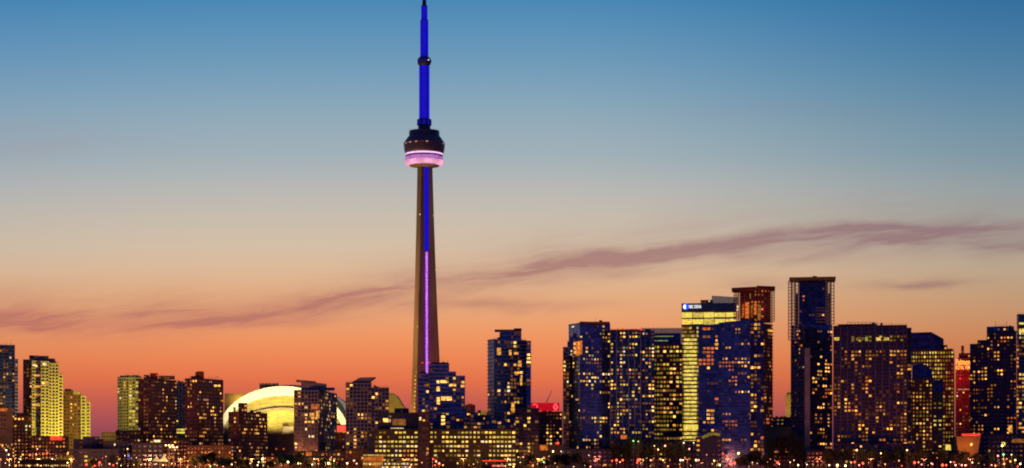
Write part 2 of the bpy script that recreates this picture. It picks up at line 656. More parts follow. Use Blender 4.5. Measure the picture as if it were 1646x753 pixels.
        for (fx0, fx1, fy0, fy1, p, pl) in st.get('spots', ()):
            kk, kw = list(PAL[pl]), list(PAL[pl].values())
            for i in range(nf):
                for j in range(nb):
                    if fx0 <= (j + .5) / nb <= fx1 and fy0 <= (i + .5) / nf <= fy1:
                        grid.pop((i, j), None)
                        if rng.random() < p:
                            grid[i, j] = rng.choices(kk, kw)[0]
        for i in range(nf):
            zc = z0 + fh * (i + .5)
            for j in range(nb):
                c = A3 + ux * (bw * (j + .5)) + n * .06
                c.z = zc
                k = grid.get((i, j))
                if k:
                    jw = ww * rng.choice((.55, .75, .9, 1, 1.06)) if st['lit'] < .99 else ww
                    jh = wh * rng.uniform(.8, 1.1)
                    s.lit.append((c, ux, jw, jh, k))
                elif 'pane' in st:
                    s.panes.box(c, ux, n, ww / 2, .05, wh / 2, st['pane'])
        if 'slab' in st:
            pr, th, mt = st['slab']
            for i in range(nf + 1):
                c = A3 + ux * (Ln / 2) + n * (pr / 2 - .1)
                c.z = z0 + fh * i + (th / 2 if i == 0 else 0) + (.003 if i == 0 else 0)
                s.edges.box(c, ux, n, Ln / 2 + (pr - .1) * .5, pr / 2, th / 2, mt)
        if 'pier' in st:
            ev, wd, mt = st['pier']
            for j in range(0, nb + 1, ev):
                c = A3 + ux * (bw * j) + n * .1
                c.z = (z0 + z1) / 2
                s.edges.box(c, ux, n, wd / 2, .22, (z1 - z0) / 2 - .15, mt)

    def box(s, x0, x1, yt, yb, mat, part='penthouse', Y=None, deep=10, off=6, slope=None):
        """Plain rooftop piece standing `off` metres behind the front."""
        return s.vol(x0, x0, x1, yt, yb, mat, Y=(Y or s.Y) + off, deep=deep, part=part, slope=slope)

    def rods(s, xs, yt, yb, mat='steel', part='antenna', r=.22, off=6):
        for x in xs:
            b = MB()
            a, c = at(x, yb, s.Y + off), at(x, yt, s.Y + off)
            b.bar(a, c, r, mat, 5, r * .6)
            b.build(part, s.root)

    def beacon(s, x, y, key='red', r=.6, off=5):
        b = MB()
        p = at(x, y, s.Y + off)
        b.lathe(p, [(r * .5, p.z - r), (r, p.z - r * .3), (r, p.z + r * .3), (r * .4, p.z + r)], LIT[key], 8)
        b.build('beacon', s.root)

    def win(s, x0, x1, y0, y1, key, Y=None, part=None):
        """One lit window or lit panel given by its photo rectangle, standing just proud of the front."""
        c, ux = s.hit((x0 + x1) / 2, (y0 + y1) / 2)
        k_ = c.y / F
        s.lit.append((c, ux, (x1 - x0) * k_ / max(.3, ux.x - ux.y * (c.x / c.y)), (y1 - y0) * k_, key))

    def done(s, roof=True):
        if s.panes.f:
            s.panes.build('unlit_window', s.root, kind='stuff')
        if s.edges.f:
            if len(s.edges.v) > 32:
                s.edges.build('floor_edge', s.root)
            else:
                for i in range(0, len(s.edges.v), 8):
                    e = MB()
                    e.add(s.edges.v[i:i + 8], [tuple(q - i for q in fc) for fc in s.edges.f[i // 8 * 6:i // 8 * 6 + 6]], s.edges.mats[s.edges.mi[i // 8 * 6]])
                    e.build('floor_edge', s.root)
        power = {'bright': 4, 'white': 4, 'glare': 4, 'red': 4, 'yellow': 3, 'orange': 3, 'warm': 2.4, 'office': 2.4}
        s.lit.sort(key=lambda w: -w[2] * w[3] * power.get(w[4], 1))
        o0 = s.root.location
        for c, ux, w, h, k in s.lit[:100]:
            o = bpy.data.objects.new('window', window_mesh(k))
            COL.objects.link(o)
            o.parent = s.root
            o.location = c - o0
            o.rotation_euler = (0, 0, math.atan2(ux.y, ux.x))
            o.scale = (w, .12, h)
        rest = s.lit[100:]
        if rest:
            b = MB()
            for c, ux, w, h, k in rest:
                b.box(c, ux, Vector((-ux.y, ux.x, 0)), w / 2, .06, h / 2, LIT[k])
            b.build('small_window', s.root, kind='stuff')
        return s.root


def spot(name, loc, aim, power, col, deg=60, blend=.6, size=2.0):
    l = bpy.data.lights.new(name, 'SPOT')
    l.energy = power
    l.color = col
    l.spot_size = R(deg)
    l.spot_blend = blend
    l.shadow_soft_size = size
    o = bpy.data.objects.new(name, l)
    COL.objects.link(o)
    o.location = loc
    o.rotation_euler = (Vector(aim) - Vector(loc)).to_track_quat('-Z', 'Y').to_euler()
    return o


# ------------------------------------------------------------------ ground and water
def sheet(name, x0, x1, y0, y1, z, mat):
    b = MB()
    b.add([(x0, y0, z), (x1, y0, z), (x1, y1, z), (x0, y1, z)], [(0, 1, 2, 3)], mat)
    return b.build(name, kind='structure')


wm = bpy.data.materials.new('lake_water')
t, n, l, p = nodes(wm)
p.inputs['Base Color'].default_value = (.01, .015, .03, 1)
p.inputs['Roughness'].default_value = .08
p.inputs['IOR'].default_value = 1.33
nn, bp = n.new('ShaderNodeTexNoise'), n.new('ShaderNodeBump')
nn.inputs['Scale'].default_value = 60
nn.inputs['Detail'].default_value = 5
bp.inputs['Strength'].default_value = .5
l.new(nn.outputs[0], bp.inputs['Height'])
l.new(bp.outputs[0], p.inputs['Normal'])
MATS['lake'] = wm
sheet('ground', -14000, 14000, 1430, 30000, 0, 'ground')
sheet('water', -14000, 14000, -600, 1431, -1.3, 'lake')
q = MB()
q.box((0, 1429.6, -1.1), Vector((1, 0, 0)), Vector((0, 1, 0)), 2500, .4, 1.3, 'concrete')
q.build('quay_kerb', kind='structure')

# ------------------------------------------------------------------ the broadcast tower
TY = 2200.0
tp = at(682, HY, TY)
tower = thing('broadcast_tower', 'very tall tapering concrete tower with blue lit mast and pink ringed pod', 'tower', (tp.x, TY, 0))
S = TY / F


def tz(y):
    return CZ + (HY - y) * S


LEG = [R(-125), R(-5), R(115)]
z_top, z_low = tz(267), 0.0
sh = MB()
rings = []
for k in range(25):
    z = z_low + (z_top - z_low) * k / 24
    tt = max(0.0, (z_top - z) / (z_top - tz(640)))
    rl = 9.3 + 7.2 * tt + 3.6 * tt ** 2.2
    w = 6.0 + 1.3 * tt
    rn = 6.2 + 1.0 * tt
    for a in LEG:
        for rr, off in ((rl, -w / 2), (rl, w / 2)):
            rings.append((tp.x + rr * math.cos(a) - off * math.sin(a), TY + rr * math.sin(a) + off * math.cos(a), z))
        for off in (-3.2, 3.2):
            b = a + R(60)
            rings.append((tp.x + rn * math.cos(b) - off * math.sin(b), TY + rn * math.sin(b) + off * math.cos(b), z))
sh.add(rings, [(k * 12 + i, k * 12 + (i + 1) % 12, (k + 1) * 12 + (i + 1) % 12, (k + 1) * 12 + i) for k in range(24) for i in range(12)], 'towercrete')
shaft = sh.build('shaft', tower)
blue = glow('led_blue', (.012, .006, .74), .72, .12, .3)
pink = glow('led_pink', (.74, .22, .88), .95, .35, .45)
violet = glow('led_spill_violet', (.16, .012, .45), .5, .3, .2)
ringpink = glow('ring_floodglow', (.66, .24, .70), .62, .35, .12)
ringlow = glow('ring_floodglow_low', (1.0, .42, .66), .90, .25, .10)
ringhot = glow('ring_hot', (1.0, .52, .95), 1.3, .3, .5)
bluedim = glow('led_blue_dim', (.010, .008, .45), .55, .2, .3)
solid('mast', (.05, .05, .16), .5)
solid('poddark', (.10, .06, .11), .5, var=.5, scale=.6)
solid('podroof', (.05, .05, .10), .6)


def strip(y0, y1, mat, wid, rad, prt):
    b = MB()
    a = R(-65)
    nrm, tan = Vector((math.cos(a), math.sin(a), 0)), Vector((-math.sin(a), math.cos(a), 0))
    za, zb = tz(y1), tz(y0)
    segs = 14
    for k in range(segs):
        z0 = za + (zb - za) * k / segs
        z1 = za + (zb - za) * (k + 1) / segs - .25
        zc = (z0 + z1) / 2
        tt = max(0.0, (z_top - zc) / (z_top - tz(640)))
        rn = 6.2 + 1.0 * tt + rad
        b.box(Vector((tp.x, TY, zc)) + nrm * rn, tan, nrm, wid, .3, (z1 - z0) / 2, mat)
    return b.build(prt, tower)


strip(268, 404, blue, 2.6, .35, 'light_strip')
strip(406, 700, violet, 3.0, .3, 'elevator_glass')  # glass glows violet for the light spilling from the strip
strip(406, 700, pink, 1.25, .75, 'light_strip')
# mast: stepped sections, with glowing panels in place of blue floodlight
for (y0, y1, h0, h1) in ((192, 106, 7.4, 7.2), (92, 33, 5.8, 5.5), (33, 10, 4.5, 4.2), (10, -46, 3.4, 1.6)):
    b = MB()
    b.lathe((tp.x, TY), [(h0 * S, tz(y0)), (h1 * S, tz(y1))], 'mast', 20)
    sec = b.build('mast_section', tower)
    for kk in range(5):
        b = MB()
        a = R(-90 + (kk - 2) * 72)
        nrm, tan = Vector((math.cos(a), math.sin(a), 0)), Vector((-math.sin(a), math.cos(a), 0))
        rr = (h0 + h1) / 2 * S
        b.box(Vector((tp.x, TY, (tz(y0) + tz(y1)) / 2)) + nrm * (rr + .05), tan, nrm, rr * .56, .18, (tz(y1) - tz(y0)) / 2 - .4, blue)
        b.build('floodglow_panel', sec)
    b = MB()
    b.lathe((tp.x, TY), [(h1 * S + .5, tz(y1) - .9), (h1 * S + .5, tz(y1) + .5)], 'mast', 20)
    b.build('collar', sec)
b = MB()
b.lathe((tp.x, TY), [(7.3 * S, tz(107)), (9.8 * S, tz(104)), (11.4 * S, tz(100)), (11.4 * S, tz(97)), (9.2 * S, tz(93.5)), (6 * S, tz(91))], 'mast', 28)
sp = b.build('upper_pod', tower)
for kk in range(14):
    b = MB()
    a = 2 * math.pi * kk / 14
    c = Vector((tp.x + 11.4 * S * math.cos(a), TY + 11.4 * S * math.sin(a), tz(98.5)))
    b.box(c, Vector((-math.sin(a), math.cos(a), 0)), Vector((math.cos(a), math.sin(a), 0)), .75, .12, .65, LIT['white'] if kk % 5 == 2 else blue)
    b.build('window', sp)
b = MB()
b.lathe((tp.x, TY), [(10.0 * S, tz(211)), (9.9 * S, tz(203)), (11.4 * S, tz(202)), (11.4 * S, tz(192.5)), (7.6 * S, tz(192.3))], 'mast', 24)
hb = b.build('mast_base', tower)
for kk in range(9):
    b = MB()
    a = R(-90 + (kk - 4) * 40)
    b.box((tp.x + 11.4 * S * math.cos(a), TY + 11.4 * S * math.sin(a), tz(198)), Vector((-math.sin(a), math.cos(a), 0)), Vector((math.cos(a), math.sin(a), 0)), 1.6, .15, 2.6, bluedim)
    b.build('floodglow_panel', hb)  # dim blue glow in place of floodlight, as on the mast
b = MB()
b.lathe((tp.x, TY), [(29.5 * S, tz(247.5)), (31.5 * S, tz(245)), (32.5 * S, tz(240)), (33.2 * S, tz(231)), (31.5 * S, tz(228.5)), (25.5 * S, tz(220)), (24.2 * S, tz(219.5)), (24.2 * S, tz(211.5)), (22 * S, tz(211))], 'poddark', 64)
pod = b.build('main_pod', tower)
for kk in range(30):
    a = 2 * math.pi * kk / 30
    rb = MB()
    rb.bar((tp.x + 24 * S * math.cos(a), TY + 24 * S * math.sin(a), tz(211.3)), (tp.x + 24 * S * math.cos(a), TY + 24 * S * math.sin(a), tz(209.4)), .14, 'mast', 4)
    rb.build('railing_post', pod)
for kk in range(26):
    a = 2 * math.pi * kk / 26
    rb = MB()
    rb.box((tp.x + 24.25 * S * math.cos(a), TY + 24.25 * S * math.sin(a), tz(215.5)), Vector((-math.sin(a), math.cos(a), 0)), Vector((math.cos(a), math.sin(a), 0)), 1.2, .15, 1.6, 'navydark')
    rb.build('window', pod)
b = MB()
b.lathe((tp.x, TY), [(25.2 * S, tz(220.2)), (31.6 * S, tz(228.8)), (31.7 * S, tz(229.4)), (25.3 * S, tz(220.8))], 'podroof', 64)
b.build('pod_roof', tower)
rng = random.Random(3)
for kk in range(36):
    if rng.random() < .62:
        b = MB()
        a = 2 * math.pi * kk / 36
        b.box((tp.x + 33.05 * S * math.cos(a), TY + 33.05 * S * math.sin(a), tz(232.8)), Vector((-math.sin(a), math.cos(a), 0)), Vector((math.cos(a), math.sin(a), 0)), 1.3, .15, .55, LIT[rng.choice(('dim', 'dim', 'pinkish', 'faint'))])
        b.build('window', pod)
b = MB()
b.lathe((tp.x, TY), [(26 * S, tz(250.5)), (29.4 * S, tz(249.6)), (29.4 * S, tz(247.2)), (26 * S, tz(246.5))], ringhot, 64)
b.build('light_ring', tower)
b = MB()
b.lathe((tp.x, TY), [(27 * S, tz(253)), (30 * S, tz(252.2)), (30 * S, tz(250.3)), (27 * S, tz(249.8))], 'poddark', 64)
b.build('deck_rim', tower)
b = MB()
b.lathe((tp.x, TY), [(31.3 * S, tz(259.2)), (30.4 * S, tz(255)), (29 * S, tz(252.6))], ringpink, 64)
b.build('radome', tower)  # pink glow stands in for floodlight on the radome
for kk in range(40):
    a = 2 * math.pi * kk / 40
    rb = MB()
    rb.bar((tp.x + 29.2 * S * math.cos(a), TY + 29.2 * S * math.sin(a), tz(252.8)), (tp.x + 31.6 * S * math.cos(a), TY + 31.6 * S * math.sin(a), tz(262.5)), .16, 'poddark', 4)
    rb.build('radome_rib', tower)
b = MB()
b.lathe((tp.x, TY), [(24 * S, tz(266.5)), (28.5 * S, tz(265.8)), (31 * S, tz(263)), (31.45 * S, tz(259.4))], ringlow, 64)
b.build('radome', tower)  # lower half glows brighter, as floodlight would catch it
b = MB()
b.lathe((tp.x, TY), [(10.5 * S, tz(270)), (24.2 * S, tz(267.2)), (24.2 * S, tz(266.0)), (10 * S, tz(266.3))], 'towercrete', 64)
b.build('pod_underside', tower)
for (x, y, k) in ((675, 345, 'white'), (696, 347, 'pinkish'), (674, 433, 'orange'), (700, 434, 'pinkish'), (671, 525, 'yellow'), (669, 598, 'yellow'), (703, 515, 'faint')):
    p0 = at(x, y, TY - 20)
    b = MB()
    b.lathe(p0, [(.3, p0.z - .6), (.65, p0.z), (.3, p0.z + .6)], LIT[k], 8)
    b.build('marker_lamp', tower)
for k in range(14):          # the lit stair windows low on the western fin
    a = R(-125)
    y = 606 + k * 6.2
    z = tz(y)
    tt = (z_top - z) / (z_top - tz(640))
    rl = 9.3 + 7.2 * tt + 3.6 * tt ** 2.2
    b = MB()
    b.box((tp.x + (rl + .05) * math.cos(a) + 1.6 * -math.sin(a), TY + (rl + .05) * math.sin(a) + 1.6 * math.cos(a), z), Vector((-math.sin(a), math.cos(a), 0)), Vector((math.cos(a), math.sin(a), 0)), .7, .15, .9, LIT['yellow' if k % 3 else 'warm'])
    b.build('window', tower)

# ------------------------------------------------------------------ the stadium
DY = 2080.0
dome = thing('stadium', 'domed stadium with glowing cream roof arches behind the brown apartment slabs', 'stadium', at(455, HY, DY) * 1.0)
dome.location.z = 0
solid('roofcream', (.80, .76, .60), .7, var=.06)
solid('roofyellow', (.42, .31, .055), .8, var=.45, scale=.22, stretch=(.4, .4, 3))
solid('innerwall', (.56, .42, .085), .8, var=.35, scale=.3, stretch=(.5, 1, 2.5))
solid('roofgrey', (.22, .24, .30), .6)


def arch(cx, rx, rx2, ytop, ytop2, ybase, Yf, deep, mat, part, x_from=None, n=48):
    """A curved roof arch between two half-ellipses, `deep` metres thick."""
    b = MB()
    pts = []
    for i in range(n + 1):
        a = math.pi * i / n
        for (r, yt) in ((rx, ytop), (rx2, ytop2)):
            pts.append((cx + r * math.cos(a), ybase - (ybase - yt) * math.sin(a)))
    vs = [at(x, y, Yf) for x, y in pts] + [at(x, y, Yf) + Vector((0, deep, 0)) for x, y in pts]
    k = len(pts)
    fs = []
    for i in range(n):
        o, i1, o2, i2 = 2 * i, 2 * i + 1, 2 * i + 2, 2 * i + 3
        fs += [(o, i1, i2, o2), (k + o, k + o2, k + i2, k + i1), (o, o2, k + o2, k + o), (i1, k + i1, k + i2, i2)]
    fs += [(0, k, k + 1, 1), (2 * n, 2 * n + 1, k + 2 * n + 1, k + 2 * n)]
    b.add(vs, fs, mat)
    return b.build(part, dome, smooth=False)


arch(455, 105, 96, 621, 636, 698, DY, 18, 'roofcream', 'roof_arch')
arch(455, 96.5, 86, 635.5, 656, 698, DY + 7, 18, 'roofyellow', 'roof_arch')
arch(455, 86.5, 83, 655.5, 659.5, 698, DY + 3, 14, 'tan', 'arch_rim')
arch(455, 84, .5, 659, 697, 698, DY + 14, 6, 'innerwall', 'end_wall')
arch(466, 116, 100, 619, 640, 700, DY + 22, 60, 'roofgrey', 'outer_shell')
for y_ in (641, 646.5, 651.5):
    arch(455, 105 - (y_ - 621) * .50, 104 - (y_ - 621) * .50, y_, y_ + .9, 698, DY + 6.6, 1.0, 'tan', 'arch_rim')
for i_ in range(15):
    a_ = math.pi * (i_ + .5) / 15
    rb = MB()
    rb.bar(at(455 + 96 * math.cos(a_), 698 - 62 * math.sin(a_), DY + 6.7), at(455 + 87 * math.cos(a_), 698 - 42.5 * math.sin(a_), DY + 6.7), .30, 'tan', 4)
    rb.build('roof_rib', dome)
for i_ in range(10):
    rb = MB()
    x_ = 385 + i_ * 15.5
    rb.bar(at(x_, 697, DY + 13.7), at(x_, 699.5 - 38 * math.sqrt(max(0.02, 1 - ((x_ - 455) / 84) ** 2)), DY + 13.7), .22, 'ochre', 4)
    rb.build('wall_rib', dome)
b = MB()
b.lathe(at(455, HY, DY + 78), [(108 * DY / F * .98, 0), (108 * DY / F * .98, zat(697, DY)), (70, zat(696, DY))], 'brick', 48)
b.build('stadium_base', dome)
b = MB()
pA, pB = at(360, 697, DY - 3), at(560, 697, DY - 3)
b.box(((pA.x + pB.x) / 2, DY + 1, zat(697, DY) / 2), Vector((1, 0, 0)), Vector((0, 1, 0)), (pB.x - pA.x) / 2, 3, zat(697, DY) / 2, 'brick')
b.build('concourse_wall', dome)
for x0, x1, yt, yb, mt in ((418, 447, 616.5, 640, 'ochre'), (362, 402, 633, 680, 'ochre')):
    b = MB()
    a, c = at(x0, yt, DY + 102), at(x1, yb, DY + 102)
    b.box((a + c) / 2, Vector((1, 0, 0)), Vector((0, 1, 0)), (c.x - a.x) / 2, 5, (a.z - c.z) / 2, mt)
    o = b.build('roof_plant', dome)
for x in (420, 425, 431, 437, 443):
    b = MB()
    c = at(x, 617.4, DY + 84)
    b.box(c, Vector((1, 0, 0)), Vector((0, 1, 0)), 1.0, .3, .5, LIT['orange'])
    b.build('window', dome)
b = MB()
a, c = at(455, 686, DY - 6), at(472, 697, DY - 6)
b.box((a + c) / 2, Vector((1, 0, 0)), Vector((0, 1, 0)), (c.x - a.x) / 2, 3, (a.z - c.z) / 2, 'tan')
b.build('gate_house', dome)
for x, y in ((444, 722), (456, 722), (466, 730), (438, 731)):
    b = MB()
    c = at(x, y, DY - 4)
    b.lathe(c, [(.4, c.z - .8), (.9, c.z), (.4, c.z + .8)], LIT['orange'], 8)
    b.build('wall_lamp', dome)
a, c = at(541, 684.5, DY - 5), at(558, 694.5, DY - 5)
b = MB()
b.box((a + c) / 2, Vector((1, 0, 0)), Vector((0, 1, 0)), (c.x - a.x) / 2, .6, (a.z - c.z) / 2, LIT['red'])
b.build('sign_panel', dome)
# stadium floodlights: on the concourse roof, tilted up to the arches
for x, pw in ((378, 2.0e5), (410, 1.6e5), (455, 1.9e5), (500, 1.5e5), (548, 2.1e5)):
    loc = at(x, 700, DY - 55)
    spot('flood_lamp', loc, at(x * .8 + 455 * .2, 632, DY), pw * 1.0, (1, .86, .46), 78, .35)

spot('flood_lamp', at(384, 646, DY + 86), at(383, 638, DY + 97), 1.2e4, (1, .60, .10), 160, .8)
# floodlight washing the western fin of the tower
spot('flood_lamp', (tp.x - 66, TY - 14, 12), (tp.x - 12, TY, 120), 1.0e6, (1, .60, .07), 100, .8)
spot('flood_lamp', (tp.x - 150, TY - 70, 104), (tp.x - 8, TY, 230), 1.3e6, (1, .58, .12), 90, .9)
spot('flood_lamp', (tp.x + 60, TY - 190, 6), (tp.x + 8, TY, 160), 9.0e5, (1, .26, .13), 80, .8)  # added red fill that lightens the eastern side of the shaft
# warm lamps that wash the two pale condominium towers from the street east of them
spot('flood_lamp', at(160, 745, 1690), at(85, 640, 1760), 6.5e5, (1, .78, .08), 90, .8)
spot('flood_lamp', at(178, 745, 1700), at(135, 665, 1800), 2.6e5, (1, .80, .12), 90, .8)
spot('flood_lamp', at(222, 735, 1720), at(205, 650, 1830), 3.2e5, (1, .80, .10), 110, .8)

# ------------------------------------------------------------------ the skyline, west to east
CAT = 'tower block'
# dark tower cut by the picture's western end
k = Block('apartment_tower', 'dark navy tower at the western end with a reddish top corner', CAT, 5, 1750, 1)
k.vol(-30, -30, 24, 554, None, 'navy', lit=.26, pal='condo', wall='navydark')
k.vol(24.2, 24.2, 29, 577, None, 'navyslab', Y=1756, deep=12)
k.box(-20, 9, 560, 566, 'brick', 'roof_band', off=-1, deep=.6)
k.done()
k = Block('office_block', 'low ochre slab in front of the dark western tower', 'office block', 4, 1660, 2)
k.vol(-30, -30, 21, 657, None, 'tan', part='wall')
k.vol(-30, -30, 10, 655, 700, 'oliveoffice', lit=.15, Y=1655, deep=4, pal='brownie')
k.win(-20, 12, 657, 661, 'orange', Y=1654)
for x in range(0, 20, 3):
    k.win(x, x + 1.8, 714 + (x * 7) % 9, 716 + (x * 7) % 9, ('warm', 'pinkish', 'dim')[x % 3], Y=1659)
k.done()
k = Block('apartment_block', 'short dark block at the foot of the olive lit condominium tower', 'apartment block', 37, 1690, 3)
k.vol(22, 22, 51, 669, None, 'brown', lit=.36)
k.box(26, 46, 664, 669, 'dark')
k.done()
# the flood-lit condominium tower
k = Block('condominium_tower', 'tallest olive yellow flood-lit condominium tower with stepped crown', CAT, 66, 1760, 4)
k.vol(37, 37, 52, 578, None, 'brown', Y=1768, lit=.36)
k.vol(51.5, 51.5, 66, 579, None, 'pale', Y=1757, lit=.12)
k.vol(66, 66, 79, 580, None, 'pale', Y=1752, deep=30, lit=.05)
k.vol(78, 78, 94, 583, None, 'pale', Y=1754, deep=24, lit=.04, pier=(2, .8, 'pale'))
k.vol(94, 94, 101, 601, None, 'pale', Y=1760, deep=24, lit=.03)
k.vol(48, 48, 88, 576, 584, 'pale', Y=1768, deep=12, part='crown')
k.vol(54, 54, 78, 572, 577, 'pale', Y=1766, deep=8, part='crown')
k.box(47, 62, 571.5, 577, 'dark', off=16)
k.win(52, 58, 585, 588.5, 'white', Y=1752)
k.win(68, 75, 584, 588, 'white', Y=1755)
for y in (602, 620, 633, 650):
    k.win(54, 65, y, y + 3, 'warm', Y=1756)
k.win(53, 64, 649, 653, 'yellow', Y=1755.5)
k.done()
k = Block('condominium_tower', 'smaller stepped condominium tower with one dark face and one glowing yellow face', CAT, 122, 1800, 5)
k.vol(102, 117, 118, 629, None, 'brown', ang=20, lit=.2)
k.vol(118, 118, 130, 630, None, 'brown', lit=.12, Y=1803, deep=20)
k.vol(130, 130, 138, 636, None, 'pale', Y=1800, lit=.05)
k.vol(138, 138, 145, 646, None, 'pale', Y=1803, lit=.05)
k.box(104, 114, 625.5, 629, 'dark')
k.vol(118, 118, 129, 629.6, 634, 'pale', Y=1799, deep=3, part='cornice')
k.done()
# low blocks at their feet
k = Block('podium_block', 'low brown podium with a glowing red sign under the olive condominium tower', 'podium block', 85, 1640, 6)
k.vol(50, 50, 111, 701, None, 'brown', lit=.45, pal='amber')
k.win(81, 100, 701.5, 708, 'red')
k.done()
for nm, lb, x0, x1, yt, sty, Y, kw in (
    ('warehouse', 'dark navy flat-roofed shed below the smaller stepped condominium tower', 118, 166, 706, 'lownavy', 1590, {}),
    ('office_block', 'small olive block with one lit storey in the sky gap', 163, 192, 695, 'brown', 1830, dict(lit=.05)),
    ('warehouse', 'dark blue shed standing before the yellow-green grid tower', 166, 210, 709, 'lownavy', 1570, {}),
    ('warehouse', 'gabled dark shed with a white lit roof sign', 212, 262, 712, 'lownavy', 1560, {}),
    ('podium_block', 'brown podium between the two dark brick slabs', 262, 306, 706, 'brown', 1660, dict(lit=.4)),
    ('podium_block', 'dark brown podium below the yellow-green grid tower', 186, 226, 692, 'brown', 1700, dict(lit=.3)),
):
    k = Block(nm, lb, nm.replace('_', ' '), (x0 + x1) / 2, Y, 10 + x0)
    k.vol(x0, x0, x1, yt, None, sty, **kw)
    if x0 == 163:
        for j in range(6):
            k.win(167 + j * 3.4, 169.6 + j * 3.4, 697.5, 699.5, 'dim')
    if x0 == 212:
        k.win(247, 258, 707.5, 711, 'white', Y=1559)
        k.vol(240, 240, 262, 707, 712.2, 'lownavy', Y=1561, deep=8, part='roof_box')
    if x0 == 118:
        k.box(133, 160, 702, 706, 'lownavy', 'roof_box', off=2)
    k.done()
# yellow green lit grid tower and the dark slabs
k = Block('apartment_tower', 'yellow-green lit grid tower beside the dark brick slab', CAT, 205, 1840, 7)
k.vol(189, 198, 207, 606, None, 'pale', ang=60, lit=.08, deep=20)
k.vol(207, 207, 228, 606, None, 'pale', lit=.62, pal='oliveoffice', Y=1838, w=.8, spots=[(0, 1, .18, .97, .6, 'office')])
k.box(193, 203, 604, 607, 'dark')
k.vol(205, 205, 226, 604.5, 606.5, 'pale', Y=1846, deep=8, part='cornice')
k.done()
k = Block('apartment_tower', 'dark brick slab tower with a red rooftop box, joined to the grid tower', CAT, 254, 1720, 8)
k.vol(222, 243, 284, 609, None, 'brick', ang=35, lit=.34)
k.box(241, 254, 600, 609.5, 'redpaint', 'plant_box', off=10)
k.box(231, 240, 603, 609.5, 'brown', 'plant_box', off=11)
k.vol(255, 255, 281, 604, 609.5, 'oliveoffice', Y=1738, deep=10, part='penthouse', lit=.4)
k.beacon(252, 603)
k.done()
k = Block('apartment_tower', 'narrow grey-green tower showing between the two brick slabs', CAT, 290, 1900, 9)
k.vol(282, 282, 298, 615, None, 'pale', part='wall', lit=.03)
k.vol(283, 283, 297, 687, 698, 'glare', Y=1897, deep=3, part='lit_storey', lit=1)
k.vol(283, 283, 297, 698.4, None, 'ochre', Y=1896, deep=4, part='base_wall')
k.done()
k = Block('apartment_tower', 'dark brick slab tower with twin roof masts just west of the stadium', CAT, 328, 1700, 11)
k.vol(297, 317, 359, 608, None, 'brick', ang=35, lit=.36)
k.box(314, 328, 598, 608.5, 'redpaint', 'plant_box', off=10)
k.box(317, 327, 597.2, 601, 'brown', 'plant_box', off=9)
k.rods((305, 347), 604, 609)
k.beacon(350, 606, 'dim')
k.win(344, 348.5, 619, 622, 'bright')
k.win(350, 354, 619, 622, 'bright')
k.done()
k = Block('apartment_block', 'short dark brick block standing in front of the glowing stadium arch', 'apartment block', 398, 1690, 12)
k.vol(367, 384, 430, 662, None, 'brick', ang=30, lit=.34)
k.box(383, 397, 648, 662.5, 'brown', 'plant_box', off=8)
k.box(375, 379, 655, 662.5, 'brown', 'chimney', off=8, deep=3)
k.done()
# the two condominium towers with slanted roofs
k = Block('condominium_tower', 'grey grid condominium tower with slanted roof sail before the stadium arch', CAT, 507, 1660, 13)
k.vol(473, 511, 541, 627, None, 'grid', ang=12, lit=.24)
k.vol(484, 484, 525, 613, 628, 'concrete', Y=1668, deep=14, part='penthouse', slope=617)
k.vol(476, 476, 508, 610.5, 613.2, 'concrete', Y=1666, deep=18, part='roof_sail', slope=614.2)
k.vol(497, 497, 538, 623, 627.4, 'navydark', Y=1664, deep=10, part='roof_box')
k.box(511, 514, 680, 752, 'dark', 'shaft_wall', off=-3, deep=2)
k.win(500, 513, 650, 658, 'orange', Y=1659)
k.win(498, 506, 664, 672, 'warm', Y=1659)
k.win(507, 514, 661, 672, 'warm', Y=1659)
k.done()
k = Block('condominium_tower', 'grey grid condominium tower with upswept roof fin west of the broadcast tower', CAT, 590, 1640, 14)
k.vol(556, 556, 597, 615, None, 'grid', lit=.24, spots=[(.25, .45, .05, .5, .9, 'warmoffice')])
k.vol(597, 597, 625, 623, None, 'grid', lit=.26, Y=1643)
k.vol(574, 574, 596, 609, 616, 'concrete', Y=1648, deep=12, part='penthouse')
b = MB()
f0, f1, f2, f3 = at(566, 614.5, 1645), at(578, 607, 1645), at(603, 606.5, 1645), at(594, 613, 1645)
vs = [f0, f1, f2, f3] + [w + Vector((0, 16, 0)) for w in (f0, f1, f2, f3)]
b.add(vs, [(0, 3, 2, 1), (4, 5, 6, 7), (0, 1, 5, 4), (1, 2, 6, 5), (2, 3, 7, 6), (3, 0, 4, 7)], 'concrete')
b.build('roof_fin', k.root)
k.done()
k = Block('pavilion_hall', 'olive flood-lit hall with sloping roof between the grid tower and broadcast tower', 'hall', 638, 2000, 15)
b = MB()
vs = [at(x, y, 2000) for x, y in ((618, 760), (618, 632), (632, 632), (637, 636), (647, 652), (656, 662), (668, 664), (668, 760))]
vs += [w + Vector((0, 40, 0)) for w in vs]
b.add(vs, [tuple(range(8))[::-1], tuple(range(8, 16))] + [(i, (i + 1) % 8, 8 + (i + 1) % 8, 8 + i) for i in range(8)], 'ochre')
b.build('wall', k.root)
for j in range(8):
    k.win(636 + j * 3, 637.8 + j * 3, 663.5, 665.8, ('yellow', 'warm', 'white')[j % 3], Y=1999)
k.done()
spot('flood_lamp', at(610, 735, 1900), at(640, 670, 2000), 3.2e5, (1, .66, .06), 100, .7)

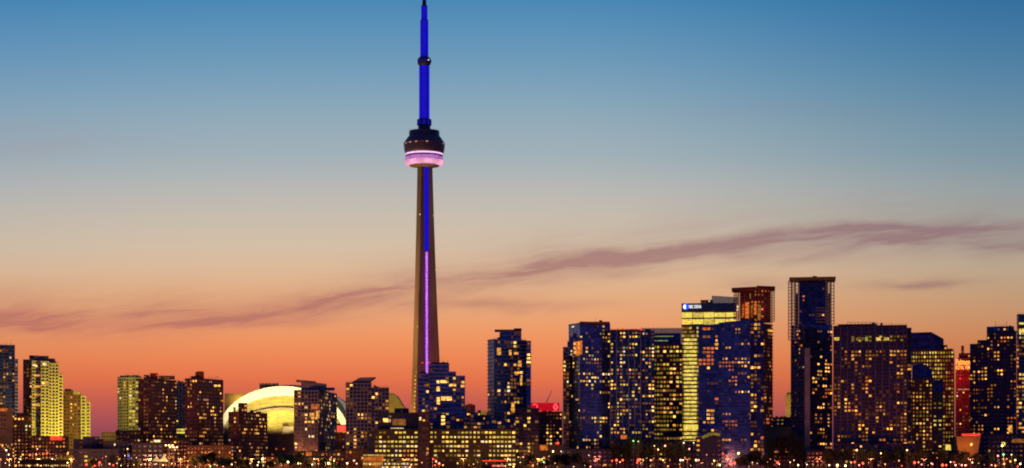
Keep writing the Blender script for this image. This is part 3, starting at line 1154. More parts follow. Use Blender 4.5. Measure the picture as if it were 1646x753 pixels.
# condo in front of the tower shaft
k = Block('condominium_tower', 'stepped navy condominium with pale floor edges covering the broadcast tower foot', CAT, 708, 1610, 16)
k.vol(672, 672, 690, 600, None, 'navyslab', lit=.10)
k.vol(690, 690, 722, 585, None, 'navyslab', lit=.10, Y=1607)
k.vol(722, 722, 733, 597.5, None, 'navyslab', lit=.35, Y=1609)
k.vol(733, 733, 747.5, 604, None, 'navyslab', lit=.30, Y=1606)
k.vol(703, 703, 748, 655, None, 'navyslab', lit=.22, Y=1597, deep=12)
k.box(693, 721, 583, 585.5, 'navywall', 'parapet', off=2)
k.beacon(690, 583.5)
k.beacon(679, 583.5)
k.rods((719.5,), 579, 585)
for x0, x1, y0, y1 in ((702, 706, 612, 617), (708, 718, 611, 616), (702, 707, 622, 629), (720, 728, 617, 621), (729, 733, 617, 621), (702, 707, 639, 650), (709, 716, 638, 644), (717, 726, 638, 644), (682, 690, 618, 622), (684, 688, 651, 655)):
    k.win(x0, x1, y0, y1, 'bright' if x0 > 700 else 'dim', Y=1596.5)
k.done()
# tower east of it
k = Block('condominium_tower', 'round-cornered navy condominium tower with overhanging roof plate, pale floor edges', CAT, 819, 1640, 17)
k.vol(784, 794, 846, 545, None, 'navyslab', ang=62, lit=.24, faces=[dict(lit=.15, slab=(.8, .5, 'tan')), dict(lit=.24)])
k.vol(846, 846, 853.5, 548, None, 'navyslab', Y=1646, deep=14, lit=.4)
k.vol(803, 803, 838, 531, 546, 'navyslab', Y=1650, deep=14, lit=.05, part='penthouse')
k.box(795, 838, 530, 531.6, 'navywall', 'roof_plate', off=8, deep=20)
k.box(826, 838.5, 528, 530.2, 'brick', 'roof_box', off=12)
k.vol(828, 828, 866, 656, None, 'condo', Y=1600, deep=20, lit=.3, part='podium', slab=(.9, .45, 'brick'), pier=(4, .6, 'brick'), wall='smoke')
for x0, x1, y0, y1 in ((799, 805, 559, 571), (818, 822, 563, 572), (826, 833, 566, 570), (833, 838, 580, 590), (836, 839, 606, 620), (822, 827, 648, 663), (827, 833, 598, 603)):
    k.win(x0, x1, y0, y1, 'warm', Y=1638)
k.done()
# the terminal office building on the quay
k = Block('terminal_building', 'long quayside office building with rows of lit windows and a dark stair pier', 'office building', 710, 1520, 18)
k.vol(590, 590, 601.5, 694, None, 'lownavy', lit=.12, deep=38)
k.vol(602, 602, 672, 690, None, 'office', lit=.8, deep=40, w=.72, h=.42, bw=3.2, wall='dark', slab=(.25, 1.6, 'quaywall'), pier=(3, 1.0, 'quaywall'), pal='quay', spots=[(.68, 1, .05, .5, 1, 'orangerow'), (0, .45, 0, .18, 0, 'office')])
k.vol(690.5, 690.5, 829, 690, None, 'office', lit=.74, deep=40, w=.72, h=.42, bw=3.2, slab=(.25, 1.6, 'quaywall'), pier=(3, 1.0, 'quaywall'), pal='quay', spots=[(0, .4, 0, .3, .3, 'amber'), (.55, .8, .05, .35, .12, 'office')])
k.vol(672.3, 672.3, 690.2, 662, None, 'brown', wall='purple', Y=1514, deep=46, lit=.12, part='stair_pier', cap=2)
k.vol(607, 607, 672, 663.5, 690.5, 'lownavy', Y=1528, deep=30, lit=.02, part='upper_storey')
k.vol(634, 634, 657, 656.5, 664, 'lownavy', Y=1534, deep=12, lit=.0, part='plant_room')
k.win(616, 624, 673, 679, 'bright', Y=1527)
k.win(625, 628, 674, 679, 'pinkish', Y=1527)
k.win(631, 652, 674, 684, 'dim', Y=1527)
k.win(674, 677, 671, 676, 'white', Y=1513)
for j in range(9):
    k.win(628 + j * 2.4, 629.6 + j * 2.4, 688, 689.4, 'white', Y=1526)
k.done()
k = Block('terrace_row', 'row of dark glassy condominium terraces stacked on the quayside office building', 'apartment block', 760, 1545, 19)
rr = random.Random(8)
x = 691
while x < 828:
    w = rr.uniform(9, 16)
    k.vol(x, x, min(x + w, 829), 664 + rr.uniform(0, 14) + (6 if x > 790 else 0), 690, 'condo', Y=1548 + rr.uniform(0, 5), deep=16, lit=.30, wall='teal', slab=(.3, .3, 'navywall'), pier=(2, .4, 'navywall'))
    x += w + .4
k.done()
for nm, lb, x0, x1, yt, sty, Y, kw in (
    ('office_block', 'low dim block with lit top storey just east of the stepped navy condominium', 746, 786, 663, 'brown', 1800, dict(lit=.3)),
    ('office_block', 'far brown block peeping above the terraces', 748, 764, 651, 'brown', 2300, dict(lit=.1)),
    ('apartment_block', 'brown mid-rise block carrying the red rooftop sign', 856, 904, 662, 'brown', 1720, dict(lit=.44, bw=3.0, wall='dark', pal='condo')),
    ('office_block', 'low olive roofed building with an orange lit door under the red rooftop sign', 858, 906, 715, 'tan', 1590, dict(lit=.1)),
):
    k = Block(nm, lb, nm.replace('_', ' '), (x0 + x1) / 2, Y, 40 + x0)
    k.vol(x0, x0, x1, yt, None, sty, **kw)
    if yt == 663:
        for j in range(7):
            k.win(751 + j * 3, 753 + j * 3, 665, 667.5, ('bright', 'warm', 'dim')[j % 3])
        k.win(773, 782, 661, 667, 'olive')
    if yt == 715:
        k.win(868, 880, 716, 724, 'orange')
        k.win(893, 899, 711.5, 714.5, 'red')
    k.done()
# red rooftop sign: a box with two loop marks
rs = thing('rooftop_sign', 'red glowing rooftop sign box with two bright loop marks', 'sign', (at(877, 652, 1716).x, 1716, zat(662, 1716)))
b = MB()
a, c = at(853.5, 648, 1718), at(899, 660.5, 1718)
redbox = glow('sign_red_box', (.50, .004, .014), 1.0, .25, .2)
redhot = glow('sign_red_hot', (1, .06, .08), 2.0, 0)
b.box((a + c) / 2, Vector((1, 0, 0)), Vector((0, 1, 0)), (c.x - a.x) / 2, 3, (a.z - c.z) / 2, redbox)
b.build('sign_box', rs)
for cx, cy, rx, ry, a0, a1 in ((860, 654, 3.6, 4.0, -60, 150), (893, 654.5, 2.2, 5.2, 0, 360), (893, 654.5, 3.4, 2.6, 0, 360)):
    b = MB()
    pts = [at(cx + rx * math.cos(R(a0 + (a1 - a0) * i / 20)), cy - ry * math.sin(R(a0 + (a1 - a0) * i / 20)), 1714.2) for i in range(21)]
    for p0, p1 in zip(pts[:-1], pts[1:]):
        b.bar(p0, p1, .45, redhot, 6)
    b.build('loop_emblem', rs)
for x in (858, 877, 895):
    b = MB()
    b.bar(at(x, 660, 1720), at(x, 663, 1720), .4, 'steel')
    b.build('post', rs)
cr = thing('construction_crane', 'small slanting crane jib behind the red rooftop sign', 'crane', (at(878, HY, 1800).x, 1800, 0))
b = MB()
b.bar(at(878, 752, 1800), at(878, 648, 1800), .8, 'steel', 4)
b.build('mast', cr)
b = MB()
b.bar(at(878, 648, 1800), at(887, 628, 1800), .55, 'steel', 4, .3)
b.build('jib', cr)

# the navy slab of condominiums
k = Block('condominium_tower', 'broad navy glass condominium with stepped western shoulder and many lit flats', CAT, 955, 1560, 20)
k.vol(905, 905, 915, 558, None, 'navyslab', Y=1572, deep=12, lit=.35, wall='smoke', slab=(.9, .5, 'tan'))
for x0, x1, yt in ((912, 917, 549), (916, 922, 542), (921, 928, 536), (926, 934, 531)):
    k.vol(x0, x0, x1 + 8, yt, yt + 24, 'navy', Y=1566 + (x0 - 912) * .15, deep=10, lit=.1, part='shoulder')
k.vol(914, 932, 981, 519, None, 'navy', Y=1560, ang=62, lit=.24,
      faces=[dict(lit=.10), dict(lit=.26, spots=[(.0, .22, .45, .95, .15, 'navy'), (.2, .7, .72, .78, .95, 'navy'), (.1, 1, .60, .68, .7, 'navy'), (.15, .75, .37, .5, .03, 'navy')])])
k.win(921, 936, 549, 571, 'orange', Y=1556)
for x0 in (922, 929):
    for y0 in (550, 557, 564):
        k.win(x0, x0 + 5, y0, y0 + 5, 'warm', Y=1555.5)
k.vol(932, 932, 980, 517.5, 520, 'brick', Y=1559, deep=16, part='parapet')
k.box(963, 968, 515, 519, 'brown', 'roof_box', off=5, deep=5)
k.vol(981.2, 981.2, 1030, 531, None, 'navyfin', Y=1564, lit=.46)
for x in (993, 1001, 1030, 1022):
    k.beacon(x, 529.5, 'red', .8)
k.vol(981.5, 981.5, 1029, 530, 532, 'brick', Y=1562, deep=14, part='parapet')
k.done()
k = Block('condominium_tower', 'slim teal glass condominium of scattered lights between navy slab and warm offices', CAT, 1038, 1580, 21)
k.vol(1027, 1027, 1052, 532, None, 'navyfin', lit=.44)
k.done()
k = Block('office_tower', 'office tower with a glazed roof screen and warm strips of lit offices', CAT, 1070, 1640, 22)
k.vol(1030, 1030, 1096, 528, 552, 'screen', deep=20, Y=1646, part='roof_screen', top='screen')
k.vol(1050, 1050, 1097, 553, None, 'warmoffice', lit=.78, spots=[(.55, 1, .3, .55, .5, 'warmoffice'), (0, .35, 0, 1, .95, 'oliveoffice')])
k.vol(1040, 1040, 1094, 536, 553.5, 'navydark', deep=8, Y=1640, part='screen_wall')
k.win(1031, 1082, 540.5, 541.6, 'green', Y=1639)
k.win(1052, 1074, 547.5, 548.6, 'green', Y=1639)
k.rods([1037 + 6.5 * i for i in range(9)], 525.5, 530, r=.18)
k.done()
# the bright glass office tower with the sign
k = Block('office_tower', 'brightly lit yellow glass office tower with a blue disc sign at its top', CAT, 1138, 1900, 23)
k.vol(1095.5, 1095.5, 1124, 523, None, 'glare', Y=1900, lit=1.0, bw=2.6, fh=4.0, h=.62, slab=(.2, .7, 'ochre'), spots=[(0, .16, 0, 1, 1, 'oliveoffice'), (.84, 1, 0, 1, 1, 'oliveoffice'), (0, 1, .93, 1, .8, 'oliveoffice'), (0, 1, .05, .12, 1, 'oliveoffice')])
k.vol(1124, 1124, 1184, 506, None, 'tan', Y=1904, deep=34, part='wall')
k.vol(1095.5, 1095.5, 1184, 500, 523, 'glare', Y=1898, deep=30, lit=1, fh=6, bw=11, w=.95, h=.80, part='lit_storey', slab=(.2, .8, 'ochre'))
k.vol(1095.5, 1095.5, 1184, 488, 500, 'steel', Y=1899, deep=30, part='attic_wall')
k.vol(1126, 1126, 1146, 482.5, 488.3, 'brown', Y=1908, deep=14, part='plant_room')
k.vol(1144, 1144, 1186, 475.5, 499, 'screen', Y=1896, deep=10, part='roof_screen', slope=478.5, top='screen')
k.beacon(1140, 484.5, 'white', .7, -1)
for j in range(12):
    k.win(1122 + j * 4.4, 1124.8 + j * 4.4, 505 + j * .06, 507.4 + j * .06, 'yellow', Y=1896.8)
k.win(1099, 1122, 683, 690, 'glare', Y=1899)
k.done()
sg = MATS.get('x')
signblue = glow('sign_blue', (.02, .09, .80), 1.1, 0)
signwhite = glow('sign_white', (1, .96, .94), 1.6, 0)
p0, ux_ = k.hit(1102.5, 493.6, .9)
b = MB()
for (r, yy, mt, sx) in ((3.3, 0, signblue, 0), (1.7, -.25, signwhite, -1.0)):
    n0 = len(b.v)
    ring = [p0 + Vector((sx + r * math.cos(2 * math.pi * i / 28), yy, r * (1.05 if sx == 0 else 1.3) * math.sin(2 * math.pi * i / 28))) for i in range(28)]
    b.add(ring + [w + Vector((0, .5, 0)) for w in ring], [tuple(range(28)), tuple(range(28, 56))[::-1]] + [(i, 28 + i, 28 + (i + 1) % 28, (i + 1) % 28) for i in range(28)], mt)
n0 = p0 + Vector((.5, -.45, 0))
b.box(n0, Vector((1, 0, 0)), Vector((0, 1, 0)), .55, .15, 1.5, signblue)
b.build('sign_disc', k.root)


def lettering(txt, x0, x1, y0, y1, blk, mat, proud=.35, part='sign_lettering'):
    parent = blk.root
    c, ux = blk.hit((x0 + x1) / 2, (y0 + y1) / 2, proud)
    Y = c.y
    cu = bpy.data.curves.new(part, 'FONT')
    cu.body = txt
    cu.extrude = .06
    cu.align_x, cu.align_y = 'CENTER', 'CENTER'
    cu.materials.append(mat)
    o = bpy.data.objects.new(part, cu)
    COL.objects.link(o)
    o.parent = parent
    o.location = c - parent_origin(parent)
    yaw = math.atan2(ux.y, ux.x)
    bpy.context.view_layer.update()
    w, h = o.dimensions.x, o.dimensions.y
    me = bpy.data.meshes.new_from_object(o.evaluated_get(bpy.context.evaluated_depsgraph_get()))
    t = bpy.data.objects.new(part, me)
    COL.objects.link(t)
    t.parent = parent
    t.location, t.rotation_euler = o.location, (R(90), 0, yaw)
    t.scale = ((x1 - x0) * Y / F / max(w, .1), (y1 - y0) * Y / F / max(h, .1), 1)
    bpy.data.objects.remove(o)
    return t


lettering('RBC DEXIA', 1107.5, 1127, 491, 496, k, signwhite)


# crowned towers with open concrete frames
def crown(k, x0, x1, yt, yb, Y, mat, nf, cols, th=.5, inner=None):
    for j in range(cols + 1):
        x = x0 + (x1 - x0) * j / cols
        for dY in (0, 14):
            b = MB()
            b.bar(at(x, yb, Y) + Vector((0, dY, 0)), at(x, yt, Y) + Vector((0, dY, 0)), th, mat, 4)
            b.build('frame_column', k.root)
    b = MB()
    for i in range(nf + 1):
        y = yt + (yb - yt) * i / nf
        for dY in (0, 14):
            b.bar(at(x0, y, Y) + Vector((0, dY, 0)), at(x1, y, Y) + Vector((0, dY, 0)), th * .8, mat, 4)
    b.build('crown_lattice', k.root)


k = Block('condominium_tower', 'tall dark red tower with flat crown slab behind the lit office tower', CAT, 1212, 1700, 24)
k.vol(1184, 1205, 1242, 517, None, 'navyslab', ang=28, lit=.20, wall='brick', slab=(.9, .4, 'purple'), pal='amber', deep=24)
k.vol(1190, 1190, 1239, 464, 518, 'brown', Y=1712, deep=14, lit=.22, part='core_wall', pal='fire')
crown(k, 1183, 1197, 464, 512, 1704, 'brick', 11, 2)
crown(k, 1229, 1244.5, 466, 517, 1704, 'brick', 12, 2)
for x in (1200, 1225):          # work lamps on the open top floors
    l = bpy.data.lights.new('work_lamp', 'POINT')
    l.energy, l.color, l.shadow_soft_size = 2.2e3, (1, .16, .06), 1
    o = bpy.data.objects.new('work_lamp', l)
    COL.objects.link(o)
    o.location = at(x, 492, 1692)
k.vol(1176, 1176, 1216, 463, 466, 'brick', Y=1699, deep=26, part='crown_slab', slope=461.5)
k.vol(1216.2, 1216.2, 1246, 459.5, 464.5, 'brick', Y=1698, deep=26, part='crown_slab', slope=461)
for x0, x1, y0, y1, kk in ((1193, 1196, 489, 509, 'orange'), (1198, 1204, 486, 512, 'orange'), (1205, 1207, 472, 480, 'dim'), (1207, 1210, 490, 510, 'dim'), (1212, 1216, 488, 506, 'orange'), (1218, 1223, 490, 514, 'dim'), (1184.5, 1187, 491, 495, 'white'), (1184.5, 1186.5, 497, 500, 'white')):
    k.win(x0, x1, y0, y1, kk, Y=1710)
k.done()
k = Block('condominium_tower', 'wide navy glass tower with orange lit living rooms below the flat crown slab', CAT, 1172, 1590, 25)
k.vol(1122.5, 1122.5, 1155, 524, None, 'navyslab', lit=.16, pal='amber', slope=521, slab=(.5, .35, 'purple'), spots=[(.1, .75, .74, .86, .75, 'fire'), (.2, .8, .62, .72, .12, 'amber')])
k.vol(1155.2, 1155.2, 1206, 519, None, 'navy', Y=1586, lit=.08, pal='amber', slope=514, mass=(2, 3, 1, 0, 3, 2, 0), spots=[(0, 1, .70, .74, .9, 'fire'), (.55, .95, .70, .77, .95, 'amber'), (.1, .6, .30, .36, .9, 'fire'), (.1, .6, .10, .13, .9, 'fire'), (.5, .95, .53, .56, .9, 'condo'), (.55, .95, .84, .88, .9, 'condo'), (.35, .6, .60, .66, .85, 'fire')])
k.vol(1206.2, 1206.2, 1228, 517, None, 'navyslab', Y=1590, lit=.34, pal='amber', wall='navydark', slab=(.4, .3, 'purple'))
k.done()
for nm, lb, x0, x1, yt, sty, Y, kw in (
    ('tower_shaft', 'small olive round-topped tower far off in the sky gap', 1263, 1277, 634, 'ochre', 2400, {}),
    ('office_block', 'low navy block beneath the small far olive tower', 1240, 1275, 671, 'lownavy', 1900, dict(lit=.02)),
    ('office_block', 'low olive building with an arcade of lit bays beside the grey pier tower', 1228, 1276, 686, 'tan', 1660, dict(lit=.55, pal='oliveoffice')),
    ('parking_garage', 'dark garage with three rows of glaring red lamps', 1243, 1292, 702, 'low', 1560, dict(lit=0)),
):
    k = Block(nm, lb, nm.replace('_', ' '), (x0 + x1) / 2, Y, 60 + x0)
    k.vol(x0, x0, x1, yt, None, sty, **kw)
    if yt == 634:
        k.box(1265, 1275, 630, 634.3, 'ochre', 'roof_cap', off=2)
    if yt == 702:
        rr = random.Random(2)
        for yy in (715.5, 720.5, 725.5):
            for j in range(15):
                if rr.random() < .75:
                    k.win(1245 + j * 2.9, 1246.9 + j * 2.9, yy, yy + 2.2, rr.choice(('red', 'red', 'pinkish', 'orange', 'warm')))
    k.done()
k = Block('condominium_tower', 'tallest navy tower with open-framed crown and a grey concrete pier', CAT, 1305, 1580, 26)
k.vol(1271, 1293, 1338, 521, None, 'navy', ang=50, lit=.14, pal='amber', faces=[dict(lit=.06), dict(lit=.24)], deep=24)
k.vol(1284, 1284, 1331, 448, 522, 'navy', Y=1592, deep=16, lit=.02, wall='navydark', part='core_wall', slab=(.15, .3, 'navywall'), pal='amber')
k.vol(1278.5, 1278.5, 1283.8, 472, 522, 'dark', Y=1593, deep=10, part='core_wall')
k.vol(1331.2, 1331.2, 1335, 472, 522, 'dark', Y=1593, deep=10, part='core_wall')
crown(k, 1271.5, 1283, 449, 545, 1583, 'pale', 18, 2)
crown(k, 1328, 1340.5, 449, 521, 1583, 'pale', 14, 2)
k.vol(1268.5, 1268.5, 1343.5, 446, 448.4, 'tan', Y=1576, deep=34, part='crown_slab')
k.box(1306, 1313, 444, 446.2, 'tan', 'roof_box', off=6)
k.vol(1293.5, 1293.5, 1302, 560, None, 'concrete', Y=1577, deep=3, part='concrete_pier')
for i in range(6):
    k.box(1311, 1329, 495 + i * 4.4, 496.2 + i * 4.4, 'slab', 'balcony_slab', off=6, deep=4)
k.done()
k = Block('hotel_block', 'wide purple hotel block with columns of amber windows and a railed roof', 'hotel', 1400, 1560, 27)
k.vol(1340, 1340, 1458, 524, None, 'hotel', lit=.30, deep=26, cap=2, spots=[(.2, .95, .90, .95, .55, 'oliveoffice'), (0, 1, .95, 1, 0, 'amber'), (.12, 1, .84, .9, 0, 'amber')])
k.vol(1458.2, 1458.2, 1465, 527, None, 'condo', Y=1564, deep=20, lit=.12, wall='smoke', slab=(.9, .4, 'purple'), pal='amber')
k.vol(1347, 1347, 1410, 521.5, 525, 'purple', Y=1570, deep=12, part='penthouse')
k.rods([1362 + 6 * i for i in range(9)], 517.5, 522, r=.18, off=12, part='railing_post')
b = MB()
b.bar(at(1362, 518.6, 1572), at(1410, 518.6, 1572), .2, 'steel', 4)
b.build('railing', k.root)
for x0, x1, key in ((1369, 1374, 'olive'), (1376, 1381, 'olive'), (1383, 1388, 'olive'), (1390, 1395, 'green'), (1408, 1416, 'yellow'), (1421, 1430, 'yellow'), (1341, 1349, 'yellow')):
    k.win(x0, x1, 543, 547.5, key, Y=1559)
k.done()
k = Block('office_tower', 'olive office tower with rows of yellow windows under a dark faceted cap', CAT, 1498, 1800, 28)
k.vol(1462, 1462, 1533, 563, None, 'oliveoffice', lit=.78, spots=[(0, .75, .72, 1, .95, 'office'), (.2, .75, 0, .2, .9, 'oliveoffice')], wall='brown')
k.vol(1516, 1516, 1534, 568, None, 'oliveoffice', Y=1797, deep=8, lit=.9)
b = MB()
vs = [at(x, y, 1806) for x, y in ((1463, 564), (1463, 535), (1497, 534), (1517, 545), (1517, 564))]
vs += [w + Vector((0, 24, 0)) for w in vs]
b.add(vs, [tuple(range(5))[::-1], tuple(range(5, 10))] + [(i, (i + 1) % 5, 5 + (i + 1) % 5, 5 + i) for i in range(5)], 'navydark')
b.build('roof_cap', k.root)
k.vol(1517, 1517, 1523, 555, 563.3, 'brown', Y=1808, deep=10, part='roof_box')
k.vol(1523, 1523, 1531, 561, 568.3, 'brown', Y=1808, deep=10, part='roof_box')
k.win(1520, 1529, 715, 725, 'glare', Y=1796)
k.done()
k = Block('office_tower', 'brown office block with round navy shoulder before the faceted-cap tower', CAT, 1490, 1640, 29)
k.vol(1466, 1466, 1499, 609, None, 'brown', lit=.5, pal='warmoffice', w=.5, spots=[(0, 1, .45, .8, .92, 'warmoffice')])
k.vol(1499, 1499, 1516, 611, None, 'navydark', Y=1642, part='wall')
k.vol(1499, 1499, 1515, 630, 735, 'lownavy', Y=1639, deep=3, lit=.4, pal='office', fh=3.8, wall='dark')
b = MB()
vs = [at(x, y, 1646) for x, y in ((1466, 610), (1466, 588), (1478, 584), (1490, 587), (1498, 595), (1500, 610))]
vs += [w + Vector((0, 18, 0)) for w in vs]
b.add(vs, [tuple(range(6))[::-1], tuple(range(6, 12))] + [(i, (i + 1) % 6, 6 + (i + 1) % 6, 6 + i) for i in range(6)], 'navydark')
b.build('roof_drum', k.root)
k.done()
# the old hotel with the red rooftop sign
k = Block('hotel_tower', 'red washed old hotel with glowing red lettering and a chimney on top', 'hotel', 1553, 1760, 30)
k.vol(1536, 1536, 1572, 599, None, 'brick', lit=.26, pal='brownie', w=.4, h=.38)
k.vol(1537, 1537, 1571, 576, 599.3, 'brick', Y=1764, deep=16, part='attic_wall')
k.vol(1541, 1541, 1565, 568, 576.4, 'brick', Y=1768, deep=10, part='roof_box')
k.vol(1545, 1545, 1549.5, 556, 568.4, 'brick', Y=1770, deep=4, part='chimney')
signred = glow('sign_red_letters', (1, .30, .06), 3.2, 0)
lettering('Fairmont', 1537, 1561, 578, 587.5, k, signred, .6)
lettering('ROYAL YORK', 1537, 1561.5, 588.6, 594.6, k, signred, .6)
b = MB()
for y in (587.6, 595.4):
    b.bar(at(1536, y, 1758.5), at(1563, y, 1758.5), .22, 'steel', 4)
b.build('sign_frame', k.root)
for i in range(12):
    k.win(1540 + i * 2.4, 1541.3 + i * 2.4, 625.4, 627.2, 'pinkish', Y=1759)
k.done()
for x, pw in ((1540, 3.6e4), (1562, 3.6e4)):          # red tubes of the sign light the wall around it
    l = bpy.data.lights.new('sign_lamp', 'POINT')
    l.energy, l.color, l.shadow_soft_size = pw, (1, .02, .01), 2
    o = bpy.data.objects.new('sign_lamp', l)
    COL.objects.link(o)
    o.location = at(x, 600, 1728)
k = Block('showroom_hall', 'orange lit hall tapering downward under a red neon line', 'hall', 1556, 1620, 31)
b = MB()
vs = [at(x, y, 1620) for x, y in ((1541, 735), (1537, 702), (1576, 702), (1571, 735))]
vs += [w + Vector((0, 25, 0)) for w in vs]
b.add(vs, [(3, 2, 1, 0), (4, 5, 6, 7), (0, 1, 5, 4), (1, 2, 6, 5), (2, 3, 7, 6), (3, 0, 4, 7)], 'ochre')
b.build('wall', k.root)
k.vol(1541, 1541, 1571, 734, None, 'dark', Y=1622, deep=20, part='base_wall')
k.win(1546, 1576, 697.5, 701.2, 'red', Y=1618)
k.win(1560, 1563, 713, 716.5, 'bright', Y=1619)
k.done()
l = bpy.data.lights.new('hall_lamp', 'POINT')
l.energy, l.color, l.shadow_soft_size = 1.5e4, (1, .22, .03), 2
o = bpy.data.objects.new('hall_lamp', l)
COL.objects.link(o)
o.location = at(1556, 722, 1600)
k = Block('office_tower', 'stepped purple tower with roof aerials east of the old hotel', CAT, 1605, 1700, 32)
k.vol(1559, 1559, 1573, 553, None, 'purple', Y=1712, lit=.30, deep=18)
k.vol(1571, 1571, 1587, 547, None, 'purple', Y=1706, lit=.34, deep=20)
k.vol(1586, 1586, 1634, 533, None, 'purple', lit=.26, spots=[(.2, .95, .955, .985, .8, 'orangerow'), (.35, .95, .985, 1, 0, 'amber')])
k.vol(1586, 1586, 1630, 525.5, 534, 'navydark', Y=1706, deep=14, part='penthouse')
k.vol(1598, 1598, 1622, 525, 533.4, 'navy', Y=1703, deep=2, part='penthouse_glazing')
k.rods((1600, 1618), 516.5, 526, off=10)
k.rods((1605, 1609, 1613), 521, 526, off=10, r=.15)
k.box(1622, 1626, 523.5, 525.8, 'brick', 'roof_box', off=8)
k.win(1621, 1627, 684, 695, 'warm', Y=1699)
k.done()
k = Block('office_tower', 'tallest eastern-end tower with yellow strips on navy glass', CAT, 1655, 1740, 33)
k.vol(1634.5, 1637.5, 1700, 505, None, 'warmoffice', ang=60, lit=.5, wall='navydark', slab=(.2, 1.6, 'tan'), spots=[(0, 1, .93, 1, .0, 'office'), (0, .4, .83, .93, .9, 'office')])
k.win(1638, 1660, 519, 522, 'glare', Y=1738)
k.win(1638, 1660, 531, 535, 'glare', Y=1738)
k.done()
k = Block('office_block', 'low navy block with a long ochre lit strip at the eastern end', 'office block', 1612, 1640, 34)
k.vol(1572, 1572, 1660, 698, None, 'lownavy', lit=.05)
k.win(1627, 1650, 706, 712, 'dim')
k.win(1610, 1616, 711, 717, 'yellow')
k.done()

spot('flood_lamp', at(1255, 735, 2280), at(1270, 650, 2400), 6e5, (1, .62, .10), 90, .7)
# low infill behind the gardens
LOW = [
    (110, 190, 722, 1540, 'lownavy', 'long dark shed with a few lamps below the smaller stepped condominium'),
    (300, 372, 716, 1600, 'brown', 'brown podium at the foot of the twin-mast brick slab'),
    (428, 478, 735, 1560, 'brown', 'low dim pavilion row in front of the stadium concourse'),
    (538, 560, 696, 1680, 'brown', 'brown infill block between the two slanted-roof condominium towers'),
    (470, 560, 725, 1560, 'low', 'dark podium at the foot of the slanted sail condominium tower'),
    (555, 600, 722, 1560, 'brown', 'brown podium below the upswept fin condominium tower'),
    (902, 985, 722, 1520, 'lownavy', 'dark navy garden pavilion in front of the navy slab'),
    (980, 1060, 706, 1530, 'lownavy', 'navy podium with scattered lamps east of the navy slab'),
    (1058, 1128, 709, 1535, 'lownavy', 'navy podium under the warm strip office tower'),
    (1118, 1160, 703, 1525, 'lownavy', 'dark navy warehouse with an olive lit canopy under the wide navy tower'),
    (1296, 1345, 724, 1540, 'low', 'dark podium at the foot of the grey pier tower'),
    (1340, 1470, 713, 1530, 'hotel', 'long purple podium of the wide hotel block'),
    (1462, 1542, 724, 1600, 'brown', 'brown podium below the olive office tower'),
]
for x0, x1, yt, Y, sty, lb in LOW:
    k = Block('podium_block', lb, 'low building', (x0 + x1) / 2, Y, int(x0))
    k.vol(x0, x0, x1, yt, None, sty, lit=.10 if sty in ('lownavy', 'hotel') else .22)
    if yt == 703:
        b = MB()
        for i in range(7):
            c = at(1131 + i * 4, 703 - 3.2 * math.sin(i / 6 * math.pi * .9) - i * .5, Y - 1)
            b.box(c, Vector((1, 0, 0)), Vector((0, 1, 0)), 1.15, .5, 1.1, LIT['olive'])
        b.build('lit_canopy', k.root, kind='stuff')
    if x0 == 470:
        k.win(492, 501, 727, 733, 'orange')
    if x0 == 980:
        k.win(998, 1008, 700, 706, 'orange')
    k.done()

# ------------------------------------------------------------------ the waterfront gardens
ORD = ['first', 'second', 'third', 'fourth', 'fifth', 'sixth', 'seventh', 'eighth', 'ninth', 'tenth', 'eleventh', 'twelfth', 'thirteenth', 'fourteenth',
       'fifteenth', 'sixteenth', 'seventeenth', 'eighteenth', 'nineteenth', 'twentieth'] + ['twenty-' + w for w in ('first', 'second', 'third', 'fourth', 'fifth', 'sixth', 'seventh', 'eighth', 'ninth')]
MARK = [(-40, 'dark western tower'), (70, 'olive condominium'), (257, 'lit marquees'), (450, 'stadium'), (683, 'broadcast tower'), (877, 'red loop sign'),
        (1010, 'navy slab'), (1150, 'blue disc tower'), (1305, 'grey pier tower'), (1430, 'purple hotel'), (1553, 'old hotel'), (1700, 'ochre lit strip')]


def segment(x):
    for (xa, a), (xb, b) in zip(MARK[:-1], MARK[1:]):
        if xa <= x < xb:
            return a, b
    return MARK[-2][1], MARK[-1][1]


def tree_meshes(seed, tall):
    rng = random.Random(seed)
    tb = MB()
    tb.bar((0, 0, 0), (0, 0, 4.2), .38, 'bark', 7, .26)
    clumps = []
    for i in range(7):
        a = rng.uniform(0, 6.28)
        rr = rng.uniform(1.2, 3.6)
        zz = rng.uniform(4.6, 9.4) * tall
        tip = Vector((rr * math.cos(a), rr * math.sin(a), zz))
        tb.bar((0, 0, rng.uniform(2.6, 4.1)), tip, .16, 'bark', 5, .05)
        clumps.append((tip, rng.uniform(1.5, 2.5)))
    clumps.append((Vector((0, 0, 9.3 * tall)), 2.2))
    clumps.append((Vector((0, 0, 6.5 * tall)), 2.6))
    cb = MB()
    for c, r in clumps:
        for _ in range(150):
            d = Vector((rng.gauss(0, 1), rng.gauss(0, 1), rng.gauss(0, .8))).normalized() * r * rng.uniform(.35, 1.08)
            p = c + d
            s = rng.uniform(.22, .5)
            ax = Vector((rng.gauss(0, 1), rng.gauss(0, 1), rng.gauss(0, 1))).normalized()
            ay = ax.orthogonal().normalized()
            cb.add([p - ax * s - ay * s * .5, p + ax * s - ay * s * .5, p + ax * s * .7 + ay * s * .6, p - ax * s * .7 + ay * s * .6], [(0, 1, 2, 3)], 'foliage')
    return tb, cb


PROTO = []
for sd, tall in ((1, 1.0), (2, .85), (3, 1.1), (4, .95)):
    tb, cb = tree_meshes(sd, tall)
    t_, c_ = tb.build('trunk'), cb.build('crown')
    PROTO.append((t_.data, c_.data))
    bpy.data.objects.remove(t_)
    bpy.data.objects.remove(c_)

